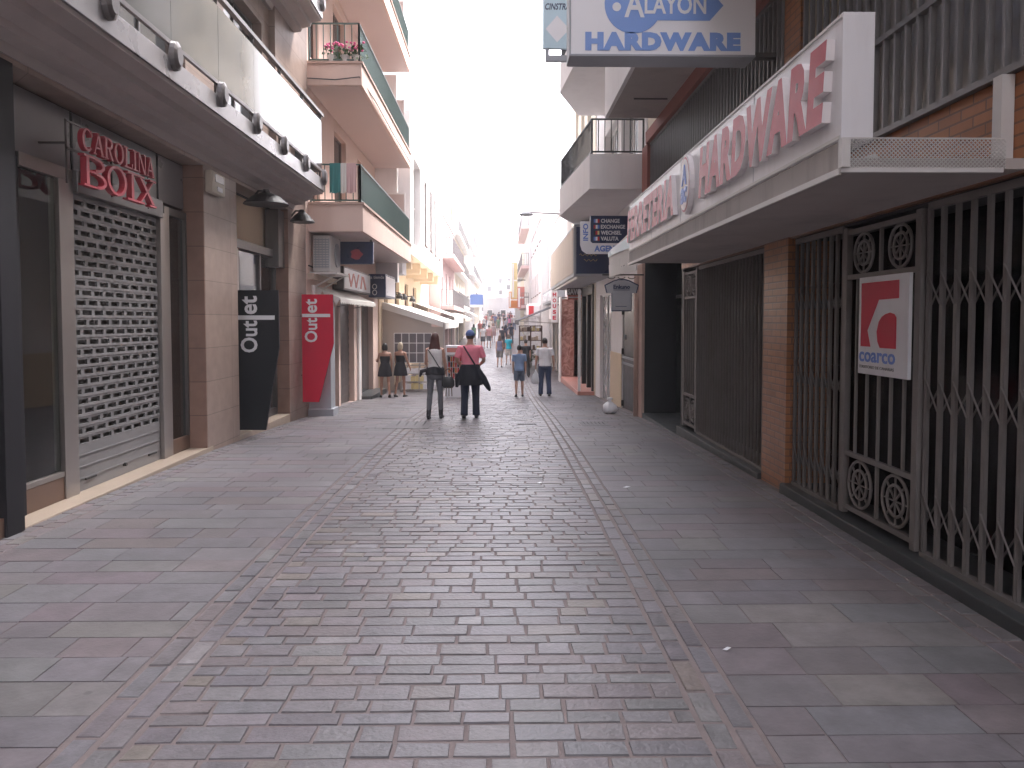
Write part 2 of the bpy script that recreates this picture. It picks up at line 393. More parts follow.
def hz(x, y): return -1 + 34 * max(0, (y - 300) / 260) * (.6 + .4 * math.sin(x * .013 + 1.2) + .2 * math.sin(x * .031)) + 15.9
for i in range(nx):
    for j in range(ny):
        xa, xb = -600 + 1200 * i / nx, -600 + 1200 * (i + 1) / nx; ya, yb = 298 + 20 * j, 298 + 20 * (j + 1)
        hb.quad((xa, ya, hz(xa, ya)), (xb, ya, hz(xb, ya)), (xb, yb, hz(xb, yb)), (xa, yb, hz(xa, yb)))
tag(hb.build('hills', 'hillside'), kind='structure')

class Paving(MB):
    def __init__(s): super().__init__(); s.c = []
    def bed(s, x0, x1, y0, y1, dz=-.005):
        n = len(s.f); strip(s, x0, x1, y0, y1, dz, 1); s.c += [(.2, .2, .2)] * (len(s.f) - n)
    def stone(s, x0, x1, y0, y1, col, jz=.002, e=.008, drop=.012, j=.0):
        z = lambda y: zg(y) + random.uniform(-jz, jz)
        lift = random.uniform(-jz, jz)
        r = lambda: random.uniform(-j, j)
        P = [(x0 + r(), y0 + r()), (x1 + r(), y0 + r()), (x1 + r(), y1 + r()), (x0 + r(), y1 + r())]
        cx, cy = (x0 + x1) / 2, (y0 + y1) / 2
        top = []
        for px, py in P:
            qx = px + (e if px < cx else -e); qy = py + (e if py < cy else -e)
            top.append((qx, qy, z(qy) + lift))
        bot = [(px, py, zg(py) - drop) for px, py in P]
        s.add(bot + top, [[4, 5, 6, 7], [0, 1, 5, 4], [1, 2, 6, 5], [2, 3, 7, 6], [3, 0, 4, 7]], 0)
        s.c += [col] * 5
    def finish(s, name, mats):
        o = s.build(name, mats)
        at = o.data.attributes.new('stone', 'FLOAT_COLOR', 'FACE')
        for i, c in enumerate(s.c): at.data[i].color = (c[0], c[1], c[2], 1)
        return tag(o, kind='structure')
def stone_col(kind):
    r = random.random
    if kind == 'sett':
        k = random.choice([0] * 10 + [1] * 4 + [2] + [3])
        c = [(.174, .164, .174), (.182, .160, .165), (.205, .178, .162), (.22, .21, .215)][k]
    else:
        k = random.choice([0] * 9 + [1] * 4 + [2] * 2 + [3])
        c = [(.168, .158, .166), (.172, .146, .153), (.170, .156, .161), (.188, .176, .174)][k]
    f = random.uniform(.86, 1.14) if kind == 'sett' else random.uniform(.93, 1.07)
    f *= .9
    return tuple(x * f * random.uniform(.97, 1.03) for x in c)
def rows(pv, x0, x1, y0, y1, dmin, dmax, wmin, wmax, gap, kind, **kw):
    y = y0
    while y < y1:
        d = random.uniform(dmin, dmax); x = x0 - random.uniform(0, wmin) * .0
        first = True
        while x < x1 - .02:
            w = random.uniform(wmin, wmax)
            if first: w *= random.uniform(.4, 1); first = False
            xe = min(x1, x + w)
            if x1 - xe < wmin * .45: xe = x1
            g = gap * random.uniform(.6, 1.5)
            pv.stone(x + g / 2, xe - g / 2, y + g / 2, y + d - g / 2, stone_col(kind), **kw)
            x = xe
        y += d
def column(pv, x0, x1, y0, y1, lmin, lmax, gap, kind, **kw):
    y = y0
    while y < y1:
        d = random.uniform(lmin, lmax)
        pv.stone(x0 + gap / 2, x1 - gap / 2, y + gap / 2, y + d - gap / 2, stone_col(kind), **kw); y += d
YE = 72
rd = Paving(); rd.bed(-1.81, 1.11, -3, YE, -.0055)
rows(rd, -1.53, .86, -3, 46, .10, .148, .15, .33, .009, 'sett', jz=.002, e=.006, j=.004)
rows(rd, -1.53, .86, 46, YE, .3, .4, .4, .6, .014, 'sett', jz=.0035, e=.008)
for xa, xb in ((-1.80, -1.675), (-1.665, -1.54), (.87, .985), (.995, 1.105)):
    column(rd, xa, xb, -3, 46, .17, .34, .011, 'sett', jz=.002, e=.008, j=.003)
rd.finish('road', ['sett', 'mortar'])
pv = Paving()
pv.bed(-4.4, -1.81, -3, YE, -.0045); pv.bed(1.11, 3.1, -3, YE, -.0045)
rows(pv, -3.76, -1.815, -3, 48, .20, .34, .26, .75, .003, 'slab', jz=.001, e=.003, j=.002)
rows(pv, 1.115, 2.62, -3, 48, .20, .34, .26, .75, .003, 'slab', jz=.001, e=.003, j=.002)
for xa, xb in ((-4.02, -3.89), (-3.89, -3.765), (2.625, 2.75), (2.75, 2.875)):
    column(pv, xa, xb, -3, 48, .14, .26, .012, 'slab', jz=.002, e=.007, j=.003)
rows(pv, -4.2, -1.815, 48, YE, .4, .6, .8, 1.2, .007, 'slab')
rows(pv, 1.115, 3.0, 48, YE, .4, .6, .8, 1.2, .007, 'slab')
pv.finish('pavement', ['slab', 'mortar'])
fr = MB(); strip(fr, -4.5, 3.2, YE, 200, -.006, 0, 2)
tag(fr.build('street', 'asphalt_far'), kind='structure')

# ------------------------------------------------------------------ camera, sky, sun
cam = bpy.data.cameras.new('camera'); co = bpy.data.objects.new('camera', cam); COL.objects.link(co)
co.location = (0, 0, 1.75); co.rotation_euler = (R(90 - 2.4), 0, R(-.9))
cam.sensor_width = 36; cam.lens = 36 * 760 / 1024; cam.shift_y = -31.2 / 1024; cam.clip_end = 3000; cam.clip_start = .05
SC.camera = co
w = bpy.data.worlds.new('World'); SC.world = w; w.use_nodes = True
nt = w.node_tree; bg = nt.nodes['Background']
sk = nn(nt, 'ShaderNodeTexSky', sky_type='NISHITA'); sk.sun_disc = False
SUN_EL, SUN_AZ = R(56), R(50)
sk.sun_elevation = SUN_EL; sk.sun_rotation = SUN_AZ; sk.air_density = 1.2; sk.dust_density = 4.0; sk.ozone_density = 1.0
bw = nn(nt, 'ShaderNodeRGBToBW'); nt.links.new(sk.outputs[0], bw.inputs[0])
cmb = nn(nt, 'ShaderNodeMix', data_type='RGBA'); cmb.inputs[0].default_value = .82
nt.links.new(sk.outputs[0], cmb.inputs[6])
tint = nn(nt, 'ShaderNodeVectorMath', operation='MULTIPLY'); nt.links.new(bw.outputs[0], tint.inputs[0]); tint.inputs[1].default_value = (1.0, .96, 1.025)
nt.links.new(tint.outputs[0], cmb.inputs[7]); nt.links.new(cmb.outputs[2], bg.inputs[0])
bg.inputs[1].default_value = .15
sl = bpy.data.lights.new('sun', 'SUN'); so = bpy.data.objects.new('sun', sl); COL.objects.link(so)
sl.energy = 1.2; sl.angle = R(14); sl.color = (1, .97, .94)
d = V((math.sin(SUN_AZ) * math.cos(SUN_EL), math.cos(SUN_AZ) * math.cos(SUN_EL), math.sin(SUN_EL)))
so.rotation_euler = d.to_track_quat('Z', 'Y').to_euler(); so.location = (0, 20, 40)
SC.view_settings.view_transform = 'Standard'; SC.view_settings.look = 'None'; SC.view_settings.gamma = 1
SC.view_settings.exposure = 3.12
SC.cycles.use_denoising = True
SC.cycles.max_bounces = 8; SC.cycles.diffuse_bounces = 5; SC.cycles.transparent_max_bounces = 12
try: SC.cycles.denoiser = 'OPENIMAGEDENOISE'
except Exception: pass

# ================================================================== LEFT: boutique building
A = thing('shop_building', 'tan granite boutique building with perforated roller shutter and frosted glass balcony', 'building', (-4.2, 10, 0))
XF, XG = -4.0, -4.27           # pier face, shop glass
ZL = 3.85                      # lintel
w_ = MB()
w_.box(-9.0, XF, -3.0, 15.8, ZL, 4.20)                   # beam above the shops
for ya, yb in ((10.41, 11.69), (14.5, 15.8)):
    w_.box(-4.75, XF, ya, yb, -.6, ZL)
w_.build('pier', 'granite_front', A, bevel=.006)
for ya in (10.405, 14.495):                              # reveals in redder stone, on the near side of each pier
    MB().box(XG, XF - .003, ya - .012, ya, -.05, ZL - .003).build('pier_reveal', 'granite', A)
MB().box(-4.45, -3.975, 6.13, 6.36, -.02, ZL).build('corner_post', 'post_black', A, bevel=.004)
up = MB()                                               # upper storeys, set back behind the balconies
ops1 = [(4.2, 6.4, 4.75, 6.8), (8.2, 10.0, 4.75, 6.8), (11.4, 13.2, 4.75, 6.8)]
ops2 = [(a, b, c + 3.25, d + 3.25) for a, b, c, d in ops1]
ops3 = [(a, b, c + 6.5, d + 6.5) for a, b, c, d in ops1]; ops4 = [(a, b, c + 9.75, d + 9.75) for a, b, c, d in ops1]
facade(up, -4.05, 1, -3.0, 15.8, 4.2, 17.5, ops1 + ops2 + ops3 + ops4, .22)
shell(up, -4.05, 1, -3.0, 15.8, 4.2, 17.5, 5)
up.build('upper_wall', 'granite_front', A)
for op in ops1 + ops2 + ops3 + ops4: window(A, -4.05, 1, op, .2, 'alu_dark', 'pane', 1)
MB().box(-4.07, -3.94, 13.6, 15.82, 4.21, 17.5).build('corner_cladding', 'granite_front', A)
# balcony slab: moulded soffit and metal fascia
XS = -3.42
def moulded_slab(z, name='balcony'):
    s = MB()
    prof = [(-4.04, z - .30), (-3.98, z - .30), (-3.95, z - .22), (-3.80, z - .20), (-3.78, z - .14), (-3.62, z - .10), (-3.60, z - .03), (XS + .0, z), (XS, z + .05), (-4.04, z + .05)]
    s.loft([[V((x, -3.0, zz)) for x, zz in prof], [V((x, 14.85, zz)) for x, zz in prof]])
    sl_ = s.build(name, 'soffit', A)
    f = MB(); f.box(XS - .03, XS + .025, -3.0, 14.87, z + .045, z + .27); f.box(-4.04, XS - .031, 14.80, 14.87, z + .052, z + .27)
    f.build('fascia', 'fascia', sl_, bevel=.004)
    r = MB()
    r.bar((XS, -3, z + .43), (XS, 14.85, z + .43), .04, .045)
    r.bar((XS, -3, z + 1.49), (XS, 14.85, z + 1.49), .07, .055)
    r.bar((XS, 14.82, z + 1.49), (-4.05, 14.82, z + 1.49), .05, .05); r.bar((XS, 14.82, z + .43), (-4.05, 14.82, z + .43), .04, .04)
    ys = [-2.6 + 1.335 * i for i in range(14)]
    for y in ys:
        r.box(XS - .045, XS - .015, y - .025, y + .025, z + .28, z + 1.47)
        r.bar((XS - .03, y, z + 1.25), (XS, y, z + 1.47), .02, .02)
    r.build('handrail', 'alu_dark', sl_)
    for y in ys:                                         # half-round brackets on the fascia
        k = MB(); k.loft([[V((XS + .026 + d, y + rr * math.cos(t), z + .30 + rr * 1.35 * math.sin(t))) for t in [2 * math.pi * j / 16 for j in range(16)]] for d, rr in ((0, .115), (.05, .11), (.075, .07))])
        k.build('bracket', 'alu_dark', sl_, smooth=False)
    for a, b in zip(ys, ys[1:]):
        if b > 2: MB().box(XS - .006, XS + .006, a + .004, b - .004, z + .455, z + 1.36).build('glass_panel', 'frost', sl_)
    MB().box(-4.0, XS - .02, 14.815, 14.827, z + .455, z + 1.36).build('glass_panel', 'frost', sl_)
moulded_slab(4.2)
moulded_slab(7.48)
moulded_slab(10.75)
moulded_slab(14.0)
# shop interior
it = MB(); it.box(-8.0, -7.9, -2.9, 15.3, -.3, ZL); it.box(-7.9, -4.3, -2.9, 14.4, ZL - .02, ZL - .001)
it.box(-7.9, XG + .0, -2.9, 15.3, -.3, -.012); it.box(-7.9, -4.5, 10.6, 11.5, -.01, ZL - .03)
it.build('interior', 'interior', A)
MB().box(XG - .03, XF + .005, 6.36, 10.6, -.2, .015).build('doorstep', 'step', A, bevel=.008); MB().box(XG - .03, XF - .003, 11.69, 14.5, -.3, -.015).build('doorstep', 'step', A, bevel=.008)
# window left of the shutter
f = MB()
f.box(XG - .04, XG + .04, 6.37, 6.80, -.0, 3.2, 1)
f.box(XG - .05, XG + .05, 7.40, 7.64, .016, 3.12, 0); f.box(XG - .05, XG + .05, 6.80, 7.64, 3.12, 3.24, 0)
f.box(XG - .05, XG + .035, 6.80, 7.40, .016, .24, 2); f.box(XG - .03, XG + .04, 6.80, 7.40, .24, .29, 0)
f.build('shopfront_frame', ['alu', 'post_black', 'wood', 'alu_dark'], A, bevel=.004); f = MB()
f.box(XG - .05, XG + .06, 9.55, 9.68, .016, 3.1, 0); f.box(XG - .05, XG + .045, 9.70, 9.84, .016, 3.2, 0)
f.box(XG - .05, XG + .035, 9.84, 10.39, .016, .20, 2); f.box(XG - .05, XG + .04, 9.84, 10.39, 3.1, 3.2, 3)
f.box(XG - .05, XG + .04, 10.33, 10.39, .2, 3.1, 3)
f.build('shopfront_frame', ['alu', 'post_black', 'wood', 'alu_dark'], A, bevel=.004)
MB().box(XG - .006, XG + .006, 6.805, 7.395, .295, 3.115).build('shop_window', 'glass', A); MB().box(XG - .006, XG + .006, 9.845, 10.325, .205, 3.095).build('shop_window', 'glass', A)
for a, b in ((6.4, 7.7), (7.75, 9.6), (9.65, 10.39)): MB().box(XG - .02, XG, a, b, 3.25, ZL - .02).build('transom_panel', 'transom', A, bevel=.004)
MB().box(XG - .06, XG + .10, 7.64, 9.55, 3.02, 3.24).build('shutter_box', 'alu_dark', A, bevel=.01)
sh = MB()                                               # perforated roller shutter, real slots
z0, z1 = .02, 3.02
sh.box(XG - .012, XG + .012, 7.66, 9.54, z0, .50)
rowsn = 25; rh = (z1 - .5) / rowsn
for i in range(rowsn):
    za = .5 + i * rh
    sh.box(XG - .012, XG + .012, 7.66, 9.54, za + rh * .50, za + rh)
    sh.box(XG - .008, XG + .018, 7.66, 9.54, za + rh * .74, za + rh * .82)
    n = 8; off = .11 if i % 2 else 0
    for k in range(n + 1):
        y = 7.70 + off + k * .228
        sh.box(XG - .010, XG + .010, max(7.66, y - .028), min(9.54, y + .028), za, za + rh * .50)
for z in (.14, .26, .38): sh.box(XG + .012, XG + .020, 7.66, 9.54, z, z + .012)
sh.build('roller_shutter', 'shutter', A)
lk = MB(); lk.tube([(XG + .012, 8.6, .13), (XG + .05, 8.6, .13)], .02, 8); lk.box(XG + .012, XG + .03, 7.8, 8.0, .12, .14); lk.box(XG + .012, XG + .03, 9.2, 9.4, .12, .14)
lk.build('shutter_lock', 'iron', A)
bs = MB(); bs.box(-4.34, -4.33, 7.68, 9.52, .05, 3.0); bs.build('lit_room_sheet', 'lit_room_grey', A)  # added sheet behind the slots, its grey standing in for the lit interior
# window nearer than the black post, at the picture's edge
f = MB(); f.box(XG - .05, XF, -3, 6.13, -.05, .16, 1); f.box(XG - .05, XG + .05, 5.98, 6.12, .16, ZL, 0); f.box(XG - .05, XG + .05, 2.6, 2.75, .16, ZL, 0)
f.build('shopfront_frame', ['post_black', 'wood'], A)
MB().box(XG - .006, XG + .006, 2.75, 5.98, .16, ZL).build('shop_window', 'glass', A)
# second shop: glazed door under a metal head
f = MB()
f.box(XG - .04, XG + .04, 11.70, 11.78, 0, 2.95, 0); f.box(XG - .04, XG + .05, 12.28, 12.40, -.01, 2.92, 0); f.box(XG - .04, XG + .04, 13.50, 13.58, -.01, 2.92, 1); f.box(XG - .04, XG + .04, 14.4, 14.48, -.01, 3.75, 1)
f.box(XG - .05, XG + .10, 11.70, 14.48, 2.92, 3.06, 1); f.box(XG - .04, XG + .20, 14.1, 14.48, 2.75, 3.8, 1)
f.box(XG - .04, XG + .05, 11.78, 12.28, 2.80, 2.915, 0); f.box(XG - .04, XG + .04, 12.4, 14.4, -.01, .12, 1)
f.build('shopfront_frame', ['alu', 'alu_dark'], A, bevel=.004)
for a, b, c, d in ((11.78, 12.28, 0, 2.8), (12.4, 13.5, .12, 2.9), (13.58, 14.4, .12, 2.9)): MB().box(XG - .006, XG + .006, a, b, c, d).build('shop_window', 'glass', A)
MB().box(XG - .1, XG - .08, 11.7, 14.48, 3.08, ZL).build('transom_panel', 'yellow_wall', A)  # yellow paints in a reflection across the transom

# signs and fittings on the boutique
def serif_glyph(mb, ch, y, z, w, h, x, d):
    """heavy roman capitals: stems, bowls and slab serifs, drawn on the plane x facing the street"""
    o = (x, y, z); r, u = LEFTWALL
    S_ = h * .17; t = h * .085
    def P(pts): mb.prism(o, r, u, pts, d)
    def rect(a, b, c, e): P([(a, c), (b, c), (b, e), (a, e)])
    def stroke(p, q, s):
        dx, dy = q[0] - p[0], q[1] - p[1]; P([(p[0] - s / 2, p[1]), (p[0] + s / 2, p[1]), (q[0] + s / 2, q[1]), (q[0] - s / 2, q[1])])
    def ring(cx, cz, rx, rz, sx, sz, a0, a1, n=18):
        out = []; inn = []
        for i in range(n + 1):
            a = R(a0 + (a1 - a0) * i / n); out.append((cx + rx * math.cos(a), cz + rz * math.sin(a))); inn.append((cx + (rx - sx) * math.cos(a), cz + (rz - sz) * math.sin(a)))
        for i in range(n): P([out[i], out[i + 1], inn[i + 1], inn[i]])
    def serif(cx, zz, ww): rect(cx - ww / 2, cx + ww / 2, zz, zz + t * .8)
    if ch == 'I': rect(w / 2 - S_ / 2, w / 2 + S_ / 2, t * .8, h - t * .8); serif(w / 2, 0, w); serif(w / 2, h - t * .8, w)
    elif ch == 'B':
        rect(.1 * w, .1 * w + S_, t * .8, h - t * .8); rect(0, w * .6, 0, t * .8); rect(0, w * .55, h - t * .8, h); rect(.1 * w + S_, w * .6, h * .5 - t * .4, h * .5 + t * .4)
        ring(w * .55, h * .26, w * .45, h * .26, S_, t, -90, 90); ring(w * .5, h * .76, w * .42, h * .24, S_ * .9, t, -90, 90)
    elif ch == 'O': ring(w / 2, h / 2, w / 2, h / 2, S_, t, 0, 360, 28)
    elif ch == 'C': ring(w / 2, h / 2, w / 2, h / 2, S_, t, 42, 318, 24); rect(w * .82, w * .90, h * .66, h * .95)
    elif ch == 'X': stroke((w * .84, t), (w * .16, h - t), S_ * 1.25); stroke((w * .16, t), (w * .84, h - t), t * 1.1); [serif(w * a, b, w * .36) for a in (.16, .84) for b in (0, h - t * .8)]
    elif ch == 'A': stroke((w * .84, t), (w * .46, h), S_ * 1.1); stroke((w * .14, t), (w * .5, h), t); rect(w * .24, w * .72, h * .28, h * .28 + t); serif(w * .14, 0, w * .28); serif(w * .86, 0, w * .32)
    elif ch == 'R':
        rect(.1 * w, .1 * w + S_, t * .8, h - t * .8); serif(.1 * w + S_ / 2, 0, w * .4); rect(0, w * .5, h - t * .8, h); rect(.1 * w + S_, w * .5, h * .48, h * .48 + t)
        ring(w * .5, h * .74, w * .4, h * .26, S_, t, -90, 90); stroke((w * .86, 0), (w * .5, h * .5), S_)
    elif ch == 'L': rect(.12 * w, .12 * w + S_, t * .8, h - t * .8); serif(.12 * w + S_ / 2, h - t * .8, w * .5); rect(0, w, 0, t * .8); rect(w * .9, w, t * .8, h * .26)
    elif ch == 'N': rect(.1 * w, .1 * w + t, t * .8, h - t * .8); rect(.85 * w, .85 * w + t, 0, h - t * .8); stroke((w * .82, 0), (w * .16, h), S_); serif(.13 * w, 0, w * .26); serif(w * .87, h - t * .8, w * .26)
sg = thing('shop_sign', 'red serif letters CAROLINA BOIX standing off the boutique front above the shutter', 'shop sign', (-3.98, 8.0, 3.0))
l1 = MB(); y = 7.28
for ch, w in zip('CAROLINA', (.185, .19, .185, .195, .17, .10, .19, .19)):
    serif_glyph(l1, ch, y, 3.365, w, .215, -3.97, .05); y += w + .012
l1.build('lettering', 'red_letter', sg)
l2 = MB(); y = 7.28
for ch, w in zip('BOIX', (.41, .40, .22, .42)):
    serif_glyph(l2, ch, y, 3.03, w, .30, -3.97, .06); y += w + .015
l2.build('lettering', 'red_letter', sg)
fr = MB(); fr.bar((-4.0, 7.15, 3.348), (-4.0, 8.85, 3.348), .02, .02); fr.bar((-4.0, 7.15, 3.60), (-4.0, 8.85, 3.60), .015, .015)
for y in (7.18, 8.0, 8.82): fr.bar((-4.02, y, 3.03), (-4.02, y, 3.62), .015, .015); fr.bar((-4.27, y, 3.4), (-4.02, y, 3.4), .02, .02)
fr.build('sign_frame', 'alu_dark', sg)
ab = thing('alarm_box', 'small cream alarm box high on the tan granite pier', 'alarm box', (-4.0, 10.7, 3.5))
MB().box(-4.0, -3.90, 10.45, 10.95, 3.50, 3.80).build('housing', 'beige_plastic', ab, bevel=.02)
MB().box(-3.899, -3.892, 10.55, 10.88, 3.66, 3.76).build('grille', 'alu_dark', ab); MB().box(-3.899, -3.885, 10.62, 10.80, 3.54, 3.60).build('lamp', 'white_letter', ab)
def flag_board(x0, x1, xb, y, zt, zk, zb, matn, label, name='outlet_board'):
    t = thing(name, label, 'shop sign', (x0, y, zb))
    pts = [(0, 0), (xb - x0, 0), (x1 - x0, zk - zb), (x1 - x0 - .006, zt - zb), (0, zt - zb)]
    MB().prism((x0, y, zb), (1, 0, 0), (0, 0, 1), pts, .0 - .045, 0, 1).build('panel', [matn, 'board_edge'], t, bevel=.003)
    W, H = x1 - x0, zt - zb
    lt = MB(); yy = y - .0015
    up_, rt = (-1, 0, 0), (0, 0, 1)
    k = H / 2.2
    xr = x0 + W * .49
    a = zt - .975 * k
    text_mb(lt, 'Out', (xr, yy, a), rt, up_, .50 * k, W * .40, .012, bold=.02)
    lt.box(x0 + .01, x0 + W * .90, yy - .014, yy, zt - .462 * k, zt - .395 * k)
    text_mb(lt, 'et', (xr, yy, zt - .375 * k), rt, up_, .285 * k, W * .36, .012, bold=.02)
    lt.build('lettering', 'white_letter', t)
    br = MB()
    for z in (zb + H * .25, zb + H * .8): br.bar((x0 - .07, y + .02, z), (x0 + .02, y + .02, z), .03, .03)
    br.build('bracket', 'alu_dark', t)
flag_board(-4.2, -3.53, -3.76, 12.2, 2.24, 1.33, .0, 'black_board', 'black coffin-shaped outlet board with white lettering read upwards')
flag_board(-3.97, -3.34, -3.64, 15.3, 2.28, 1.30, .12, 'red_board', 'red coffin-shaped outlet board with white lettering read upwards')
for y, rad, lab in ((12.5, .36, 'black wide-brimmed lamp over the outlet shop door'), (14.75, .24, 'small black lamp at the far corner under the boutique balcony')):
    t = thing('wall_lamp', lab, 'lamp', (-4.0, y, 3.7), 'black lamps under the boutique balcony')
    MB().lathe((-3.80, y, 3.64), [(rad, 0), (rad * .97, .02), (rad * .6, .13), (.07, .19), (.05, .24)], 20).build('lamp_shade', 'iron', t, smooth=False)
    MB().tube([(-4.02, y, 3.74), (-3.92, y, 3.86), (-3.80, y, 3.86)], .018, 6).build('arm', 'iron', t)
# ================================================================== LEFT: peach building with balconies
PB = thing('apartment_building', 'peach rendered building with angled balconies and green railings', 'building', (-4.0, 20, -.4))
XW = -4.0
w_ = MB()
opsg = [(17.3, 18.9, -.45, 2.25), (19.1, 20.9, -.45, 2.25), (22.0, 24.0, -.45, 2.3)]
opsu = []
for k in range(3):
    z = 4.2 + 3.02 * k
    opsu += [(16.3, 17.1, z + .1, z + 2.15), (18.6, 20.0, z + .1, z + 2.15), (21.6, 22.6, z + .7, z + 2.1)]
facade(w_, XW, 1, 15.81, 25.0, -1, 13.6, opsg + opsu, .2); shell(w_, XW, 1, 15.81, 25.0, -1, 13.6, 6)
w_.build('wall', 'peach', PB)
for o in opsu: window(PB, XW, 1, o, .16, 'wood_frame', 'pane', 1, 0, False)
s = MB()
for a, b, c, d in opsg[:2]:
    for i in range(24):
        z = c + i * (d - c) / 24; s.box(XW - .17, XW - .155 + .012 * (i % 2), a, b, z, z + (d - c) / 24)
s.build('roller_shutter', 'alu_dark', PB)
s = MB(); s.box(XW - .19, XW - .15, 22.0, 24.0, -.45, 2.3); s.build('glazed_door', 'pane', PB)
MB().box(XW - .1, XW + .06, 21.3, 21.62, -.55, 2.2).build('door_panel', 'white_paint', PB, bevel=.01)
MB().box(XW - .15, XW + .35, 21.7, 24.4, -.8, -.40).build('doorstep', 'plinth', PB, bevel=.01)
MB().box(XW, XW + .12, 15.9, 25.0, 2.62, 2.74).build('ledge', 'beige_wall', PB)
def peach_balcony(z0, z1, y0=16.0, y1=24.6, xo=-2.86, name='balcony', deep=True):
    s = MB(); pl = [(XW + .003, y0), (xo, y0), (xo, y1), (XW + .003, y1)]
    s.loft([[V((x, y, z0)) for x, y in pl], [V((x, y, z1)) for x, y in pl]])
    b = s.build(name, 'peach', PB)
    MB().box(XW + .01, xo - .06, y0 + .06, y1 - .06, z0 - .012, z0 + .05).build('soffit', 'peach_soffit', b)
    MB().box(XW + .01, xo + .03, y0 - .03, y1 + .03, z1 + .001, z1 + .05).build('coping', 'pink_pipe', b)
    r = MB(); railing(r, [(XW + .05, y0 + .06), (xo - .06, y0 + .06)], z1 + .05, z1 + .84, .13); railing(r, [(xo - .06, y0 + .06), (xo - .06, y1 - .06)], z1 + .05, z1 + .84, .13)
    r.build('railing', 'green_rail', b)
    p = MB(); p.box(xo - .085, xo - .075, y0 + .2, y1 - .1, z1 + .12, z1 + .80); p.build('rail_panel', 'green_panel', b)
    d = MB()                                              # white frame of the divider towards the far neighbour
    yf = y1 - .5
    d.box(XW + .02, xo - .12, yf, yf + .04, z1 + 1.55, z1 + 1.6); d.box(xo - .16, xo - .12, yf, yf + .04, z1 + .05, z1 + 1.55)
    d.build('divider_frame', 'white_paint', b); MB().box(XW + .02, xo - .16, yf + .01, yf + .03, z1 + .05, z1 + 1.55).build('divider_panel', 'peach_soffit', b)
    return b
peach_balcony(3.62, 4.17); peach_balcony(6.63, 7.06); peach_balcony(9.65, 10.1); peach_balcony(12.65, 13.1)
MB().box(-4.02, -3.3, 24.62, 25.0, 3.0, 9.6).build('corner_wall', 'white_wall', PB)
# laundry and flowers
for x, col, lab, wd in ((-3.42, 'teal', 'teal towel hung over the lower peach balcony railing', .26), (-3.10, 'pinkcloth', 'pale pink cloth hung over the lower peach balcony railing', .2), (-3.26, 'cloth_white', 'small white cloth hung over the lower peach balcony railing', .12)):
    mbt = MB(); n = 6
    for side in (-1, 1):
        L = .62 if side < 0 else .3
        for i in range(n):
            xa, xb = x - wd / 2 + wd * i / n, x - wd / 2 + wd * (i + 1) / n
            ya, yb = 16.06 + side * (.03 + .02 * math.sin(i * 2.1)), 16.06 + side * (.03 + .02 * math.sin((i + 1) * 2.1))
            mbt.add([(xa, ya, 5.03 - L), (xb, yb, 5.03 - L * (.96 + .04 * math.sin(i))), (xb, 16.06 + side * .022, 5.035), (xa, 16.06 + side * .022, 5.035)], [[0, 1, 2, 3]])
    o = mbt.build('hung_cloth', col, None, (x, 16.06, 4.4)); so_ = o.modifiers.new('thick', 'SOLIDIFY'); so_.thickness = .008
    tag(o, lab, 'laundry', 'washing on the lower peach balcony')
def flower(x, y, z, lab):
    t = thing('flower_pot', lab, 'flower pot', (x, y, z), 'flower pots on the upper peach balcony')
    MB().lathe((x, y, z), [(.07, 0), (.10, .13), (.11, .14), (.09, .15)], 12).build('pot', 'pot', t)
    l = MB(); f = MB()
    for i in range(60):
        a = random.uniform(0, 6.28); r_ = random.uniform(0, .22); c = V((x + r_ * math.cos(a), y + r_ * math.sin(a) * .7, z + .16 + random.uniform(-.1, .16)))
        q = Euler((random.uniform(-1, 1), random.uniform(-1, 1), a)).to_matrix(); s_ = .035
        l.add([c + q @ V(p) for p in ((-s_, 0, 0), (0, -s_, .01), (s_ * 1.4, 0, 0), (0, s_, .01))], [[0, 1, 2, 3]])
    for i in range(14):
        a = random.uniform(0, 6.28); r_ = random.uniform(0, .2); f.ell((x + r_ * math.cos(a), y + r_ * math.sin(a) * .7, z + .26 + random.uniform(0, .16)), .03, .03, .025, 7, 5)
    l.build('foliage', 'leaf', t); f.build('blossom', 'pink_flower', t)
for i, (x, lab) in enumerate(((-3.5, 'pink flowering pot nearest the wall on the upper peach balcony ledge'), (-3.22, 'pink flowering pot second from the wall on the upper peach balcony ledge'), (-2.98, 'pink flowering pot at the corner of the upper peach balcony ledge'))):
    flower(x, 15.99 + .12, 7.11, lab)
cw = MB(); cw.tube([(XW + .03, 15.95, 6.75), (-3.4, 15.95, 6.72), (-2.9, 15.95, 6.78), (-2.83, 17.5, 6.74), (-2.83, 20.5, 6.71), (-2.83, 24.4, 6.76)], .012, 5); cw.build('cable', 'iron', PB)
cw = MB(); cw.tube([(XW + .03, 15.9, 2.9), (XW + .03, 17.5, 2.84), (XW + .03, 20, 2.9), (XW + .03, 24.5, 2.86)], .015, 5); cw.build('cable', 'iron', PB)
MB().box(XW + .001, XW + .1, 15.98, 16.25, 5.6, 5.95).build('meter_box', 'beige_plastic', PB)
